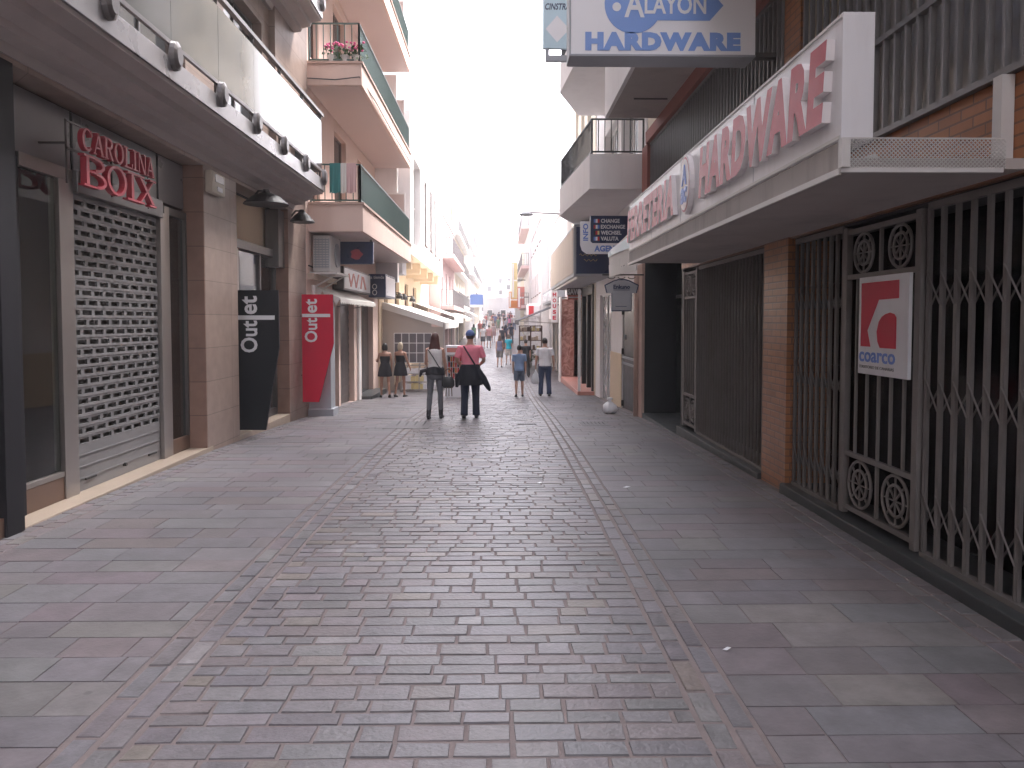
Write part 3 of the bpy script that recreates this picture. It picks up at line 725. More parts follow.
# fittings below the balcony
ac = thing('air_conditioner', 'white air conditioner outdoor unit on a shelf beside the boutique', 'air conditioner', (-3.8, 16.7, 2.79))
MB().box(-3.96, -3.58, 16.2, 17.2, 2.80, 3.56).build('casing', 'steel_white', ac, bevel=.025)
gr = MB()
for i in range(12): gr.box(-3.93, -3.61, 16.185, 16.199, 2.88 + i * .052, 2.905 + i * .052)
for i in range(5): gr.box(-3.90 + i * .07, -3.885 + i * .07, 16.178, 16.190, 2.87, 3.49)
gr.build('louvre', 'cabinet', ac)
MB().lathe((0, 0, 0), [(.26, 0), (.26, .02), (.05, .03)], 20).build('fan_guard', 'cabinet', ac)
fg = [o for o in ac.children if o.name.startswith('fan_guard')][0]
for v in fg.data.vertices:
    p = v.co + BASE[ac.name]; v.co = V((-3.578 + p.z, 16.8 + p.x, 3.18 + p.y)) - BASE[ac.name]
sf = MB(); sf.box(-4.0, -3.42, 16.1, 17.3, 2.74, 2.785)
for y in (16.3, 17.1): sf.bar((-3.99, y, 2.45), (-3.5, y, 2.73), .03, .03)
sf.build('shelf', 'steel_white', ac)
ns = thing('hanging_sign', 'dark navy sign with a red blot under the peach balcony', 'shop sign', (-3.2, 17.5, 3.06))
MB().box(-3.70, -2.90, 17.5, 17.62, 3.05, 3.56).build('board', 'navy', ns, bevel=.008)
e = MB(); e.prism((-3.28, 17.499, 3.27), (1, 0, 0), (0, 0, 1), [(.13 * math.cos(a) * (1 + .2 * math.cos(5 * a)), .12 * math.sin(a)) for a in [2 * math.pi * j / 20 for j in range(20)]], .008); e.build('emblem', 'letter_red', ns)
MB().box(-3.72, -3.66, 17.54, 17.58, 3.1, 3.62).box(-2.98, -2.93, 17.54, 17.58, 3.5, 3.61).box(-4.0, -3.7, 17.54, 17.58, 3.3, 3.35).build('bracket', 'alu_dark', ns)
rs = thing('light_box', 'long pale light box with faded red brush letters above the awning', 'shop sign', (-3.87, 20, 2.5))
MB().box(-3.99, -3.72, 18.2, 21.9, 2.50, 3.06).build('casing', 'alu_dark', rs, bevel=.01)
MB().box(-3.72, -3.71, 18.26, 21.84, 2.54, 3.02).build('face', 'lightbox', rs)
e = MB()
for i, pts in enumerate(([(0, .3), (.28, 0), (.4, 0), (.75, .34), (.6, .34), (.35, .1), (.12, .32)], [(.7, .3), (.95, .0), (1.08, .0), (1.45, .36), (1.3, .36), (1.02, .1), (.8, .3)], [(1.6, .0), (1.75, .0), (1.95, .34), (1.8, .34)], [(1.75, .34), (2.1, .34), (2.5, .02), (2.3, 0), (2.0, .25)])):
    e.prism((-3.71, 18.7, 2.60), (0, 1, 0), (0, 0, 1), pts, .008)
e.build('lettering', 'pale_red', rs)
bs = thing('light_box', 'black sign box with small white script and rings over the shop door', 'shop sign', (-3.6, 22.5, 2.4))
MB().box(-3.84, -3.34, 22.3, 24.3, 2.44, 3.12).build('casing', 'navy', bs, bevel=.01); MB().box(-3.34, -3.33, 22.36, 24.24, 2.5, 3.06).build('face', 'lightbox', bs)
e = MB(); text_mb(e, 'la tienda', (-3.80, 22.299, 2.98), *FACECAM, .42, .09, .006)
e.build('lettering', 'white_letter', bs)
for z in (2.75, 2.58):
    e = MB(); e.tube([(-3.66 + .06 * math.cos(a), 22.293, z + .07 * math.sin(a)) for a in [2 * math.pi * j / 14 for j in range(15)]], .012, 5); e.build('ring', 'white_letter', bs)
MB().box(-4.0, -3.84, 22.8, 22.86, 2.8, 2.86).box(-4.0, -3.84, 23.8, 23.86, 2.8, 2.86).build('bracket', 'alu_dark', bs)
cb = thing('utility_cabinet', 'tall grey metal cabinet standing behind the red outlet board', 'utility cabinet', (-3.8, 16.0, -.25))
MB().box(-3.99, -3.52, 15.85, 16.25, -.18, 2.05).build('body', 'cabinet', cb, bevel=.012); MB().box(-3.995, -3.46, 15.79, 16.3, -.3, -.08).build('plinth', 'cabinet', cb, bevel=.01)
MB().tube([(-3.9, 16.0, 2.05), (-3.9, 16.0, 2.5)], .04, 8).build('pipe', 'steel_white', cb); MB().box(-3.93, -3.60, 15.843, 15.849, .62, .63).build('seam', 'alu_dark', cb)
aw = thing('awning', 'cream scalloped awning over the roller shutters beside the red board', 'awning', (-3.7, 18.5, 2.1))
a_ = MB(); n = 2
a_.add([(-3.995, 16.4, 2.50), (-3.43, 16.4, 2.24), (-3.43, 21.0, 2.24), (-3.995, 21.0, 2.50), (-3.995, 16.4, 2.47), (-3.43, 16.4, 2.21), (-3.43, 21.0, 2.21), (-3.995, 21.0, 2.47)], [[0, 1, 2, 3], [7, 6, 5, 4], [0, 4, 5, 1], [1, 5, 6, 2], [2, 6, 7, 3], [3, 7, 4, 0]])
a_.build('canopy', 'cloth_white', aw)
vl = MB(); pts = [(0, 0)]
for i in range(23):
    for t in range(1, 5): pts.append((.2 * (i + t / 4), -.05 - .05 * math.sin(math.pi * t / 4)))
pts += [(4.6, 0)]; pts = pts[:1] + [p for p in pts[1:]]
vl.prism((-3.432, 16.4, 2.22), (0, 1, 0), (0, 0, 1), [(p[0], p[1] if i not in (0, len(pts) - 1) else 0) for i, p in enumerate(pts)], .008)
for i in range(3):
    vl.add([(-3.99 + .56 * i / 3, 16.395, 2.49 - .26 * i / 3), (-3.99 + .56 * (i + 1) / 3, 16.395, 2.49 - .26 * (i + 1) / 3), (-3.99 + .56 * (i + .5) / 3, 16.395, 2.22 - .2 * i / 3)], [[0, 1, 2]])
vl.build('valance', 'cloth_white', aw)
ar = MB(); [ar.bar((-3.99, y, 2.1), (-3.44, y, 2.2), .025, .025) for y in (16.5, 18.7, 20.9)]; ar.build('arm', 'alu', aw)

# ================================================================== LEFT: cream building over the tented terrace
CB = thing('apartment_building', 'low cream building with tall windows and a pink recess beyond the peach one', 'building', (-3.2, 31, -.6))
w_ = MB(); XC = -2.92
ops = [(25.9, 28.2, 4.35, 7.3), (29.6, 30.6, 4.7, 7.2), (32.0, 33.0, 4.7, 7.2), (34.0, 35.0, 4.7, 7.2), (36.2, 37.2, 4.7, 7.2)]
facade(w_, XC, 1, 25.0, 38.6, 3.95, 8.6, ops, .25); shell(w_, XC, 1, 25.0, 38.6, 3.95, 8.6, 6); w_.build('wall', 'white_wall', CB)
opg = [(26.0, 26.9, -.7, 3.3), (28.6, 29.9, .3, 3.3), (31.6, 32.9, .3, 3.3), (34.6, 36.0, .3, 3.3)]
w2 = MB(); facade(w2, -3.95, 1, 25.0, 42.5, -1, 3.95, opg, .2); w2.quad((-3.95, 25, 3.949), (XC, 25, 3.949), (XC, 38.6, 3.949), (-3.95, 38.6, 3.949)); shell(w2, -3.95, 1, 25.0, 42.5, -1, 3.94, 4)
for y in (26.6, 29.4, 32.2, 35.0, 37.8): w2.box(-3.95, XC - .15, y - .12, y + .12, 3.55, 3.94)
w2.build('lower_wall', 'yellow_wall', CB)
window(CB, XC, 1, ops[0], .24, 'white_paint', 'pane_curtain', 2, 1, name='glazed_loggia')
MB().box(XC - .9, XC - .26, 25.9, 28.2, 4.36, 7.28).build('loggia_lining', 'pink_wall', CB)
for o in ops[1:]: window(CB, XC, 1, o, .10, 'wood_frame', 'pane', 1, 2)
for o in opg: window(CB, -3.95, 1, o, .15, 'wood_frame', 'pane_curtain', 1, 0, False)
b = MB(); b.box(-3.96, -3.2, 25.05, 26.1, 3.3, 3.93); b.build('bay', 'grey_wall', CB)
for i, (y, lab) in enumerate(((27.5, 'nearest dark lamp above the white terrace awning'), (28.9, 'second dark lamp above the white terrace awning'), (31.5, 'farthest dark lamp above the white terrace awning'))):
    t = thing('spotlight', lab, 'lamp', (-3.7, y, 2.6), 'dark lamps above the terrace awning')
    MB().lathe((-3.62, y, 2.55), [(.13, 0), (.12, .1), (.05, .2), (.03, .22)], 10).build('lamp_head', 'iron', t); MB().tube([(-3.95, y, 2.75), (-3.62, y, 2.77)], .025, 6).build('arm', 'iron', t)
# terrace awning with canvas side, PVC window and racks
ta = thing('terrace_awning', 'large white terrace awning with beige canvas side and gridded window', 'awning', (-2.9, 29, -.6))
rf = MB(); rf.add([(-3.93, 25.5, 2.38), (-1.85, 25.5, 1.70), (-1.85, 33.5, 1.70), (-3.93, 33.5, 2.38), (-3.93, 25.5, 2.35), (-1.85, 25.5, 1.67), (-1.85, 33.5, 1.67), (-3.93, 33.5, 2.35)], [[0, 1, 2, 3], [7, 6, 5, 4], [0, 4, 5, 1], [1, 5, 6, 2], [2, 6, 7, 3], [3, 7, 4, 0]])
rf.build('canopy', 'cloth_white', ta)
rf = MB(); rf.prism((-3.93, 25.49, 0), (1, 0, 0), (0, 0, 1), [(0, 2.37), (0, 2.15), (2.08, 1.52), (2.08, 1.70)], .012); rf.prism((-1.842, 25.5, 0), (0, 1, 0), (0, 0, 1), [(0, 1.69), (0, 1.5)] + [(.25 * i, 1.5 - .03 * (i % 2)) for i in range(1, 32)] + [(8, 1.5), (8, 1.69)], .012)
rf.build('valance', 'cloth_white', ta)
cv = MB()
def side_panel(xa, xb, za, zb): cv.box(xa, xb, 25.52, 25.545, za, zb)
side_panel(-3.93, -3.55, -.7, 2.14); side_panel(-3.55, -2.30, 1.34, 1.70); side_panel(-2.30, -1.90, .2, 1.55)
cv.prism((-3.55, 25.545, 0), (1, 0, 0), (0, 0, 1), [(0, 1.70), (0, 2.05), (1.25, 1.68), (1.25, 1.70)], .025)
cv.build('side_curtain', 'cloth_beige', ta)
wn = MB(); wn.box(-3.55, -2.30, 25.53, 25.54, .35, 1.34); wn.build('clear_window', 'pvc', ta)
gd = MB()
for i in range(6): x = -3.55 + 1.25 * i / 5; gd.box(x - .012, x + .012, 25.515, 25.529, .35, 1.34)
for i in range(4): z = .35 + .99 * i / 3; gd.box(-3.55, -2.30, 25.513, 25.5145 + .01, z - .012, z + .012)
gd.build('window_grid', 'white_paint', ta)
for x, y in ((-3.1, 25.5), (-1.88, 25.5), (-1.88, 29.5), (-1.88, 33.4)): MB().box(x - .025, x + .025, y - .03, y + .004, zg(y), 1.68 if x > -2 else .34).build('post', 'alu', ta)
rk = thing('goods_rack', 'low rack of white and yellow packets below the gridded terrace window', 'rack', (-2.8, 25.3, -.6))
fm = MB()
for x in (-3.28, -2.68, -2.12):
    for y in (25.15, 25.45): fm.box(x - .015, x + .015, y - .015, y + .015, zg(25), .34)
for z in (-.52, -.26, .0, .28): fm.box(-3.28, -2.12, 25.15, 25.45, z - .01, z + .01)
fm.build('frame', 'alu', rk)
g1, g2 = MB(), MB()
for z in (-.51, -.25, .01):
    x = -3.24
    while x < -2.2:
        wd = random.uniform(.08, .2); (g1 if random.random() < .72 else g2).box(x, x + wd - .01, 25.17, 25.42, z, z + random.uniform(.14, .21)); x += wd
g1.build('packets', 'lightbox', rk); g2.build('packets', 'yellow', rk)
cr = thing('display_stand', 'white display stand with slanted black and red rows behind the strolling couple', 'display stand', (-1.35, 22.5, -.55))
fm = MB(); yb_ = 22.6
fm.box(-1.62, -.92, yb_, yb_ + .35, .75, 1.02); fm.box(-1.62, -1.58, yb_, yb_ + .3, -.53, .75); fm.box(-.96, -.92, yb_, yb_ + .3, -.53, .75); fm.box(-1.6, -.94, yb_ + .25, yb_ + .28, -.5, .75)
fm.box(-1.62, -.92, yb_ - .1, yb_ + .3, -.53, -.15)
fm.build('frame', 'lightbox', cr, bevel=.008)
hd = MB(); hd.box(-1.58, -.96, yb_ - .006, yb_ - .001, .82, .95); hd.build('header', 'pale_red', cr)
k1, k2, k3 = MB(), MB(), MB()
for i in range(4):
    z = .02 + i * .17
    for j in range(9):
        x = -1.55 + j * .068; (k1, k2, k3)[(i + j) % 3].add([(x, yb_ + .05, z + .03), (x + .05, yb_ + .05, z), (x + .05, yb_ + .22, z + .12), (x, yb_ + .22, z + .15), (x, yb_ + .05, z + .045), (x + .05, yb_ + .05, z + .02), (x + .05, yb_ + .22, z + .14), (x, yb_ + .22, z + .17)],
            [[0, 1, 2, 3], [4, 5, 6, 7], [0, 1, 5, 4], [1, 2, 6, 5], [2, 3, 7, 6], [3, 0, 4, 7]])
k1.build('goods', 'iron', cr); k2.build('goods', 'orange', cr); k3.build('goods', 'red', cr)

# ================================================================== generic street houses farther on
def house(label, x, sgn, y0, y1, z1, wallm, floors, wins, balc=None, name='apartment_building', ground='pane', frame='wood_frame', fl_h=3.0, gh=3.0, pane='pane', parapet=True):
    zb = zg((y0 + y1) / 2)
    t = thing(name, label, 'building', (x, (y0 + y1) / 2, zb))
    ops = []; gops = []
    n = max(1, wins); L = (y1 - y0)
    for i in range(n):
        a = y0 + L * (i + .5) / n; gops.append((a - L / n * .36, a + L / n * .36, zb - .1, zb + 2.5))
        for k in range(floors):
            z = zb + gh + fl_h * k; ops.append((a - .55, a + .55, z + (.25 if balc else .9), z + 2.2))
    w = MB(); facade(w, x, sgn, y0, y1, zb - 1.5, z1, gops + ops, .22); shell(w, x, sgn, y0, y1, zb - 1.5, z1, 7); w.build('wall', wallm, t)
    for o in gops: window(t, x, sgn, o, .2, frame, ground, 1, 0, False, 'shopfront')
    for i, o in enumerate(ops): window(t, x, sgn, o, .18, frame, pane if i % 3 else 'shade', 1, 0, not balc)
    if balc:
        dp, bm_ = balc
        for k in range(floors):
            z = zb + gh + fl_h * k; xa, xb = sorted((x + sgn * .002, x + sgn * dp))
            s = MB().box(xa, xb, y0 + .4, y1 - .4, z - .1, z + .12).build('balcony', bm_, t)
            r = MB(); xe = x + sgn * (dp - .05)
            railing(r, [(x + sgn * .05, y0 + .45), (xe, y0 + .45), (xe, y1 - .45)], z + .12, z + 1.05, .14 if y0 < 60 else .3, .012)
            r.build('railing', 'grille', s)
    if parapet: MB().box(x + sgn * .06, x - sgn * .25, y0, y1, z1 + .002, z1 + .25).build('parapet', wallm, t)
    return t
def awning(label, x, sgn, y0, y1, zw, zf, out, m, val=.18):
    t = thing('awning', label, 'awning', (x, (y0 + y1) / 2, zf))
    xo = x + sgn * out; a = MB()
    a.add([(x, y0, zw), (xo, y0, zf), (xo, y1, zf), (x, y1, zw), (x, y0, zw - .03), (xo, y0, zf - .03), (xo, y1, zf - .03), (x, y1, zw - .03)], [[0, 1, 2, 3], [7, 6, 5, 4], [0, 4, 5, 1], [1, 5, 6, 2], [2, 6, 7, 3], [3, 7, 4, 0]])
    a.build('canopy', m, t)
    MB().box(xo, xo + sgn * .015, y0, y1, zf - val, zf).build('valance', m, t)
    r = MB(); [r.bar((x, y, zf - .15), (xo, y, zf - .03), .03, .03) for y in (y0 + .1, y1 - .1)]; r.build('arm', 'alu', t)
house('pinkish white house with projecting balconies beyond the cream building', -3.35, 1, 42.6, 56, 7.9, 'pink_wall', 2, 4, (.75, 'pink_wall'), fl_h=2.9)
house('white balconied house with cream side wall, third along the left row', -3.5, 1, 56.2, 76, 8.8, 'cream_wall', 3, 5, (.5, 'white_wall'), fl_h=2.7)
house('narrow white house behind the blue hanging sign', -3.1, 1, 76.2, 92, 11.5, 'white_wall', 3, 5, (.5, 'white_wall'))
house('long pale house with small dark windows near the street end on the left', -3.4, 1, 92.2, 128, 11, 'cream_wall', 2, 9, (.5, 'white_wall'))
awning('white awning with drooping front next to the terrace awning', -3.95, 1, 34.2, 42, 2.6, 1.95, 1.9, 'cloth_white', .3)
awning('beige awning low under the pinkish house', -3.3, 1, 43.5, 55, 2.5, 1.9, 1.3, 'cloth_beige')
awning('pale awning under the third left house', -3.5, 1, 58, 74, 2.9, 2.3, 1.3, 'cloth_white')
bl = thing('hanging_sign', 'blue sign with white edge hanging out from the left house row', 'shop sign', (-2.6, 70, 2.9))
MB().box(-2.75, -1.55, 70, 70.25, 3.25, 4.2).build('board', 'blue', bl); MB().box(-2.78, -1.52, 69.99, 70.24, 3.0, 3.24).build('strip', 'lightbox', bl); MB().box(-3.5, -2.75, 70.1, 70.2, 3.9, 4.0).build('arm', 'alu_dark', bl)
# ================================================================== RIGHT: hardware store
H = thing('hardware_store', 'orange brick hardware store with grey folding gates and barred upper windows', 'building', (2.95, 8, 0))
XR = 2.95
w_ = MB()
w_.box(XR, 8, -3, 12.35, 2.585, 3.165); w_.box(XR + .0, 8, 12.351, 15.4, 2.95, 3.165)      # brick band over the gates
w_.box(XR, 3.5, -3, -1.0, -.1, 2.584)
w_.build('brick_band', 'brick', H)
w_ = MB()
w_.box(2.93, 3.45, 7.72, 8.42, -.3, 2.60); w_.box(2.935, 3.45, 7.50, 7.92, 3.166, 16.5)
w_.build('pier', 'brick_pier', H)
up = MB()
ops = [(-1.0, 7.49, 3.17, 5.37), (7.93, 14.85, 3.17, 5.37)]
ops += [(a, a + 1.6, z, z + 2.0) for z in (5.85, 8.9, 12.0) for a in (2.6, 5.4, 8.4, 11.2)]
facade(up, XR + .02, -1, -3, 15.4, 3.166, 16.5, ops, .5); shell(up, XR + .02, -1, -3, 15.4, 3.166, 16.5, 5)
up.build('upper_wall', 'cream_wall', H)
MB().box(XR + .4, XR + .45, -1, 14.9, 3.17, 5.4).build('upper_glazing', 'pane_curtain', H)
for o in ops[2:]: window(H, XR + .02, -1, o, .3, 'wood_frame', 'pane_curtain', 1, 0, False)
MB().box(2.84, XR + .015, 7.95, 14.95, 5.20, 5.42).box(2.86, 2.94, 14.86, 15.4, 3.17, 5.2).build('beam', 'rust', H)
def bars(name, y0, y1, z0, z1, mid, step):
    g = MB(); y = y0
    while y <= y1: g.box(XR - .035, XR + .005, y - .014, y + .014, z0, z1); y += step
    for z in (z0 + .02, z1 - .02) + ((mid,) if mid else ()): g.box(XR - .045, XR + .012, y0, y1, z - .022, z + .022)
    return g.build(name, 'grille', H)
bars('window_bars', -1.0, 7.48, 3.17, 5.36, 3.90, .155); bars('window_bars', 7.95, 14.84, 3.17, 5.19, 3.90, .135)
pb = MB().box(1.9, 2.94, 3.0, 13.9, 5.421, 5.50).box(1.9, 2.0, 3.0, 13.9, 5.501, 6.55).box(2.0, 2.94, 13.8, 13.9, 5.501, 6.55).box(2.0, 2.94, 3.0, 3.1, 5.501, 6.55)
pb = pb.build('balcony', 'white_wall', H)
MB().box(1.96, 2.83, 3.1, 13.85, 5.41, 5.4205).build('soffit', 'canopy_under', pb)
MB().bar((2.2, 12.6, 5.39), (2.75, 12.6, 5.39), .02, .02).build('conduit', 'alu_dark', pb)
MB().box(1.9, 2.94, 3.0, 13.9, 8.55, 8.70).box(1.9, 2.0, 3.0, 13.9, 8.701, 9.7).box(2.0, 2.94, 13.8, 13.9, 8.701, 9.7).build('balcony', 'white_wall', H)
# ground floor: plinth, glazing and dark rooms behind the gates
MB().box(2.87, 3.5, -1.0, 7.715, -.3, .085).box(2.89, 3.5, 8.425, 12.36, -.5, .04).build('plinth', 'plinth', H, bevel=.01)
it = MB(); it.box(3.9, 3.95, -1, 12.3, -.1, 2.58); it.box(3.5, 3.9, -1, 12.3, -.1, .02); it.box(3.0, 3.9, -1, 12.3, 2.56, 2.584)
it.build('interior', 'interior', H)
MB().box(3.36, 3.38, -1.0, 7.7, .09, 2.55).build('shop_window', 'glass_dim', H); MB().box(3.36, 3.38, 8.44, 12.3, .045, 2.55).build('shop_window', 'glass_dim', H)
def folding(name, y0, y1, z0, z1, step, xc=3.0, cross=True):
    g = MB(); n = int((y1 - y0) / step); st = (y1 - y0) / n
    for i in range(n + 1):
        y = y0 + i * st
        g.box(xc - .012, xc + .012, y - .019, y + .019, z0, z1)
        g.box(xc - .016, xc - .012, y - .004, y + .004, z0, z1)
        if cross and i < n:
            for fz in (.17, .50, .80):
                zc = z0 + (z1 - z0) * fz; hh = .19
                a, b = (y, y + st)
                g.bar((xc - .018, a, zc - hh), (xc - .018, b, zc + hh * .2), .004, .011, (1, 0, 0))
                g.bar((xc + .018, b, zc - hh), (xc + .018, a, zc + hh * .2), .004, .011, (1, 0, 0))
    g.box(xc - .02, xc + .02, y0, y1, z1 - .02, z1 + .03); g.box(xc - .03, xc + .03, y0, y1, z0 - .015, z0 + .02)
    return g.build(name, 'gate', H)
def gate_door(y0, y1, z0, z1, xc=2.985):
    g = MB()
    for y in (y0, y1): g.box(xc - .025, xc + .025, y - .035, y + .035, z0, z1)
    zs = (z0 + .06, z0 + .52, z1 - .42, z1 - .04)
    for z in zs: g.box(xc - .018, xc + .018, y0 + .035, y1 - .035, z - .02, z + .02)
    n = 5
    for i in range(1, n + 1):
        y = y0 + (y1 - y0) * i / (n + 1); g.box(xc - .01, xc + .01, y - .011, y + .011, zs[1] + .02, zs[2] - .02)
    ym = (y0 + y1) / 2
    for za, zb in ((zs[0], zs[1]), (zs[2], zs[3])): g.box(xc - .012, xc + .012, ym - .012, ym + .012, za + .02, zb - .02)
    d = g.build('gate_door', 'gate', H)
    for za, zb in ((zs[0], zs[1]), (zs[2], zs[3])):
        for yc in ((y0 + ym) / 2, (y1 + ym) / 2):
            k = MB(); r = min((zb - za), (ym - y0)) * .42
            for rr in (r, r * .62): k.tube([(xc, yc + rr * math.cos(t), (za + zb) / 2 + rr * math.sin(t)) for t in [2 * math.pi * j / 20 for j in range(21)]], .013, 6)
            for a in range(4):
                t = math.pi / 4 * a; k.bar((xc, yc - r * math.cos(t), (za + zb) / 2 - r * math.sin(t)), (xc, yc + r * math.cos(t), (za + zb) / 2 + r * math.sin(t)), .01, .014, (1, 0, 0))
            k.build('medallion', 'gate', d)
folding('folding_gate', -.9, 5.28, .10, 2.54, .16)
gate_door(5.36, 6.50, .10, 2.54)
folding('folding_gate', 6.60, 7.66, .10, 2.54, .125)
folding('folding_gate', 8.48, 11.40, .06, 2.54, .125, cross=False)
gate_door(11.46, 12.24, .06, 2.54)
nd = MB()                                                # dark entry between the far gate and the end pier
nd.box(2.96, 4.6, 12.30, 12.36, -.5, 2.95); nd.box(4.55, 4.6, 12.36, 15.3, -.5, 2.95); nd.box(2.9, 4.6, 15.2, 15.3, -.6, 2.95); nd.box(2.96, 4.6, 12.36, 15.2, 2.92, 2.949)
nd.build('entry_recess', 'dark_door', H)
MB().box(2.86, 4.55, 12.37, 15.2, -.7, -.10).build('entry_step', 'plinth', H, bevel=.01)
e = MB(); e.box(3.5, 3.54, 12.4, 15.1, 2.2, 2.26); e.box(3.5, 3.54, 13.4, 13.48, -.1, 2.9); e.box(3.5, 3.54, 14.2, 14.25, -.1, 2.9); e.box(3.49, 3.5, 13.6, 13.66, .4, 2.0)
e.build('entry_frame', 'alu_dark', H); MB().box(3.51, 3.53, 12.4, 15.1, -.1, 2.9).build('entry_glass', 'glass', H)
MB().box(2.84, 3.0, 15.21, 15.75, -.7, 2.9).build('end_pier', 'pink_pipe', H, bevel=.01)
MB().tube([(2.80, 15.6, zg(15.6)), (2.80, 15.6, 2.7)], .05, 10).build('downpipe', 'pink_pipe', H, smooth=True)
for (y, z, s_, m_, lab) in ((4.35, .95, .16, 'orange', 'orange box on display behind the folding gate'), (4.0, .86, .14, 'red', 'red box on display behind the folding gate'), (5.8, 1.12, .17, 'orange', 'orange packet behind the gate door under the shield sign'), (5.65, .82, .13, 'blue', 'blue packet behind the gate door with medallions')):
    t = thing('display_box', lab, 'box', (3.6, y, z))
    MB().box(3.5, 3.68, y - s_, y + s_, z, z + s_ * .9).build('carton', m_, t, bevel=.01); MB().box(3.495, 3.4985, y - s_ * .6, y + s_ * .6, z + s_ * .25, z + s_ * .6).build('paper_label', 'beige_wall', t)
    MB().box(3.45, 3.8, y - s_ - .1, y + s_ + .1, z - .03, z - .001).build('shelf', 'alu_dark', t)
# concrete canopy with mesh end
CN = MB()
CN.box(1.92, 2.948, 4.25, 11.2, 2.60, 2.66); 
cnp = CN.build('canopy', 'canopy_under', H)
MB().box(1.90, 1.96, 4.25, 11.2, 2.575, 2.755).build('canopy_edge', 'concrete', cnp, bevel=.006)
MB().box(1.885, 1.90, 4.24, 11.21, 2.565, 2.60).box(1.89, 2.80, 4.22, 4.249, 2.575, 2.60).box(1.885, 1.93, 4.20, 4.249, 2.60, 2.76).build('canopy_trim', 'steel_white', cnp)
ms = MB(); L0, L1, zA, zB = 1.93, 2.82, 2.60, 2.765; st = .0235
x = L0 - (zB - zA)
while x < L1:
    for sgn in (1, -1):
        xa, xb = (x, x + (zB - zA)); za, zb = (zA, zB) if sgn > 0 else (zB, zA)
        def cl(xx): return za + (zb - za) * (xx - xa) / (xb - xa)
        a, b = max(xa, L0), min(xb, L1)
        if b > a + .003: ms.bar((a, 4.235, cl(a)), (b, 4.235, cl(b)), .004, .005, (0, 1, 0))
    x += st
ms.bar((L0, 4.235, zB), (L1, 4.235, zB), .008, .006); ms.build('mesh_screen', 'steel_white', cnp)
pt = MB(); pt.box(2.87, 2.945, 4.36, 4.44, 2.61, 3.16); pt.bar((2.90, 4.45, 2.68), (2.45, 4.6, 2.62), .04, .03); pt.build('bracket_post', 'steel_white', cnp)
cl_ = MB(); cl_.ell((2.80, 5.9, 2.95), .07, .2, .05, 10, 6); cl_.tube([(2.94, 6.2, 2.9), (2.85, 6.0, 3.0), (2.80, 5.7, 2.97)], .03, 6); cl_.build('conduit_elbow', 'steel_white', cnp, smooth=True)
# the long sign on the canopy
HS = thing('store_sign', 'long white fascia sign with raised red letters FERRETERIA HARDWARE and round emblem', 'shop sign', (1.95, 7.7, 2.76))
MB().box(1.90, 2.08, 4.25, 11.2, 2.757, 3.46).build('casing', 'sign_white', HS, bevel=.004)
MB().box(1.893, 1.899, 4.26, 11.19, 3.435, 3.452).box(1.893, 1.899, 4.26, 11.19, 2.765, 2.785).build('trim', 'steel_white', HS)
ed = MB()
for i, (a, b, z) in enumerate(((4.9, 6.4, .05), (6.4, 8.2, .04), (8.2, 9.6, .03), (9.6, 10.8, .05))): ed.box(1.98, 2.05, a, b - .03, 3.461, 3.461 + z)
ed.build('top_gutter', 'steel_white', HS)
for y in (5.72, 8.02, 9.55): MB().box(1.8975, 1.8995, y - .003, y + .003, 2.79, 3.43).build('panel_seam', 'cabinet', HS)
lt = MB(); text_mb(lt, 'HARDWARE', (1.8995, 7.12, 2.885), *RIGHTWALL, 2.78, .46, .05, .16, .055, 0, 1, 1.12); lt.build('lettering', ['letter_red', 'letter_side'], HS)
lt = MB(); text_mb(lt, 'FERRETERIA', (1.8995, 11.1, 2.885), *RIGHTWALL, 2.95, .44, .05, .16, .055, 0, 1, 1.12); lt.build('lettering', ['letter_red', 'letter_side'], HS)
em = MB(); ov = lambda k, r=1.0: [(.215 * r * math.cos(a), .295 * r * math.sin(a)) for a in [2 * math.pi * j / 28 for j in range(28)]]
em.prism((1.8995, 7.66, 3.115), *RIGHTWALL, ov(0), .045, 0, 0)
em.prism((1.854, 7.66, 3.115), *RIGHTWALL, ov(0, .93), .004, 1, 0); em.prism((1.8495, 7.66, 3.115), *RIGHTWALL, ov(0, .86), .003, 0, 0)
em.build('emblem', ['letter_side', 'letter_red'], HS)
em = MB(); text_mb(em, 'A', (1.846, 7.75, 3.11), *RIGHTWALL, .18, .20, .006, .1, .03); text_mb(em, 'ac', (1.846, 7.79, 2.93), *RIGHTWALL, .24, .16, .006, .2, .03); em.build('monogram', 'blue', HS)
cs = thing('gate_sign', 'white square sign with red shield shape and blue lettering hung on the folding gate', 'sign', (2.95, 5.8, 1.33))
y0s, z0s, W_, H_ = 6.18, 1.325, .76, .775
MB().box(2.935, 2.962, y0s - W_, y0s, z0s, z0s + H_).build('panel', 'sign_white', cs, bevel=.003)
ds = MB()
for pts in ([(.06, .06), (.82, .06), (.82, .235), (.43, .24), (.2, .55), (.27, .715), (.06, .715)], [(.42, .66), (.40, .56), (.44, .46), (.50, .41), (.57, .385), (.66, .37), (.74, .385), (.78, .42), (.78, .72), (.47, .72)]):
    ds.prism((2.9348, y0s, z0s), *RIGHTWALL, [(a * W_, (1 - b) * H_) for a, b in pts], .003)
ds.build('emblem', 'red_board', cs)
ds = MB(); text_mb(ds, 'coarco', (2.9348, y0s - .03 * W_, z0s + .125 * H_), *RIGHTWALL, .74 * W_, .105 * H_, .003, 0, .02); ds.build('lettering', 'blue', cs)
ds = MB(); text_mb(ds, 'TERRITORIO DE CANARIAS', (2.9348, y0s - .03 * W_, z0s + .06 * H_), *RIGHTWALL, .72 * W_, .03 * H_, .002); ds.build('lettering', 'alu_dark', cs)
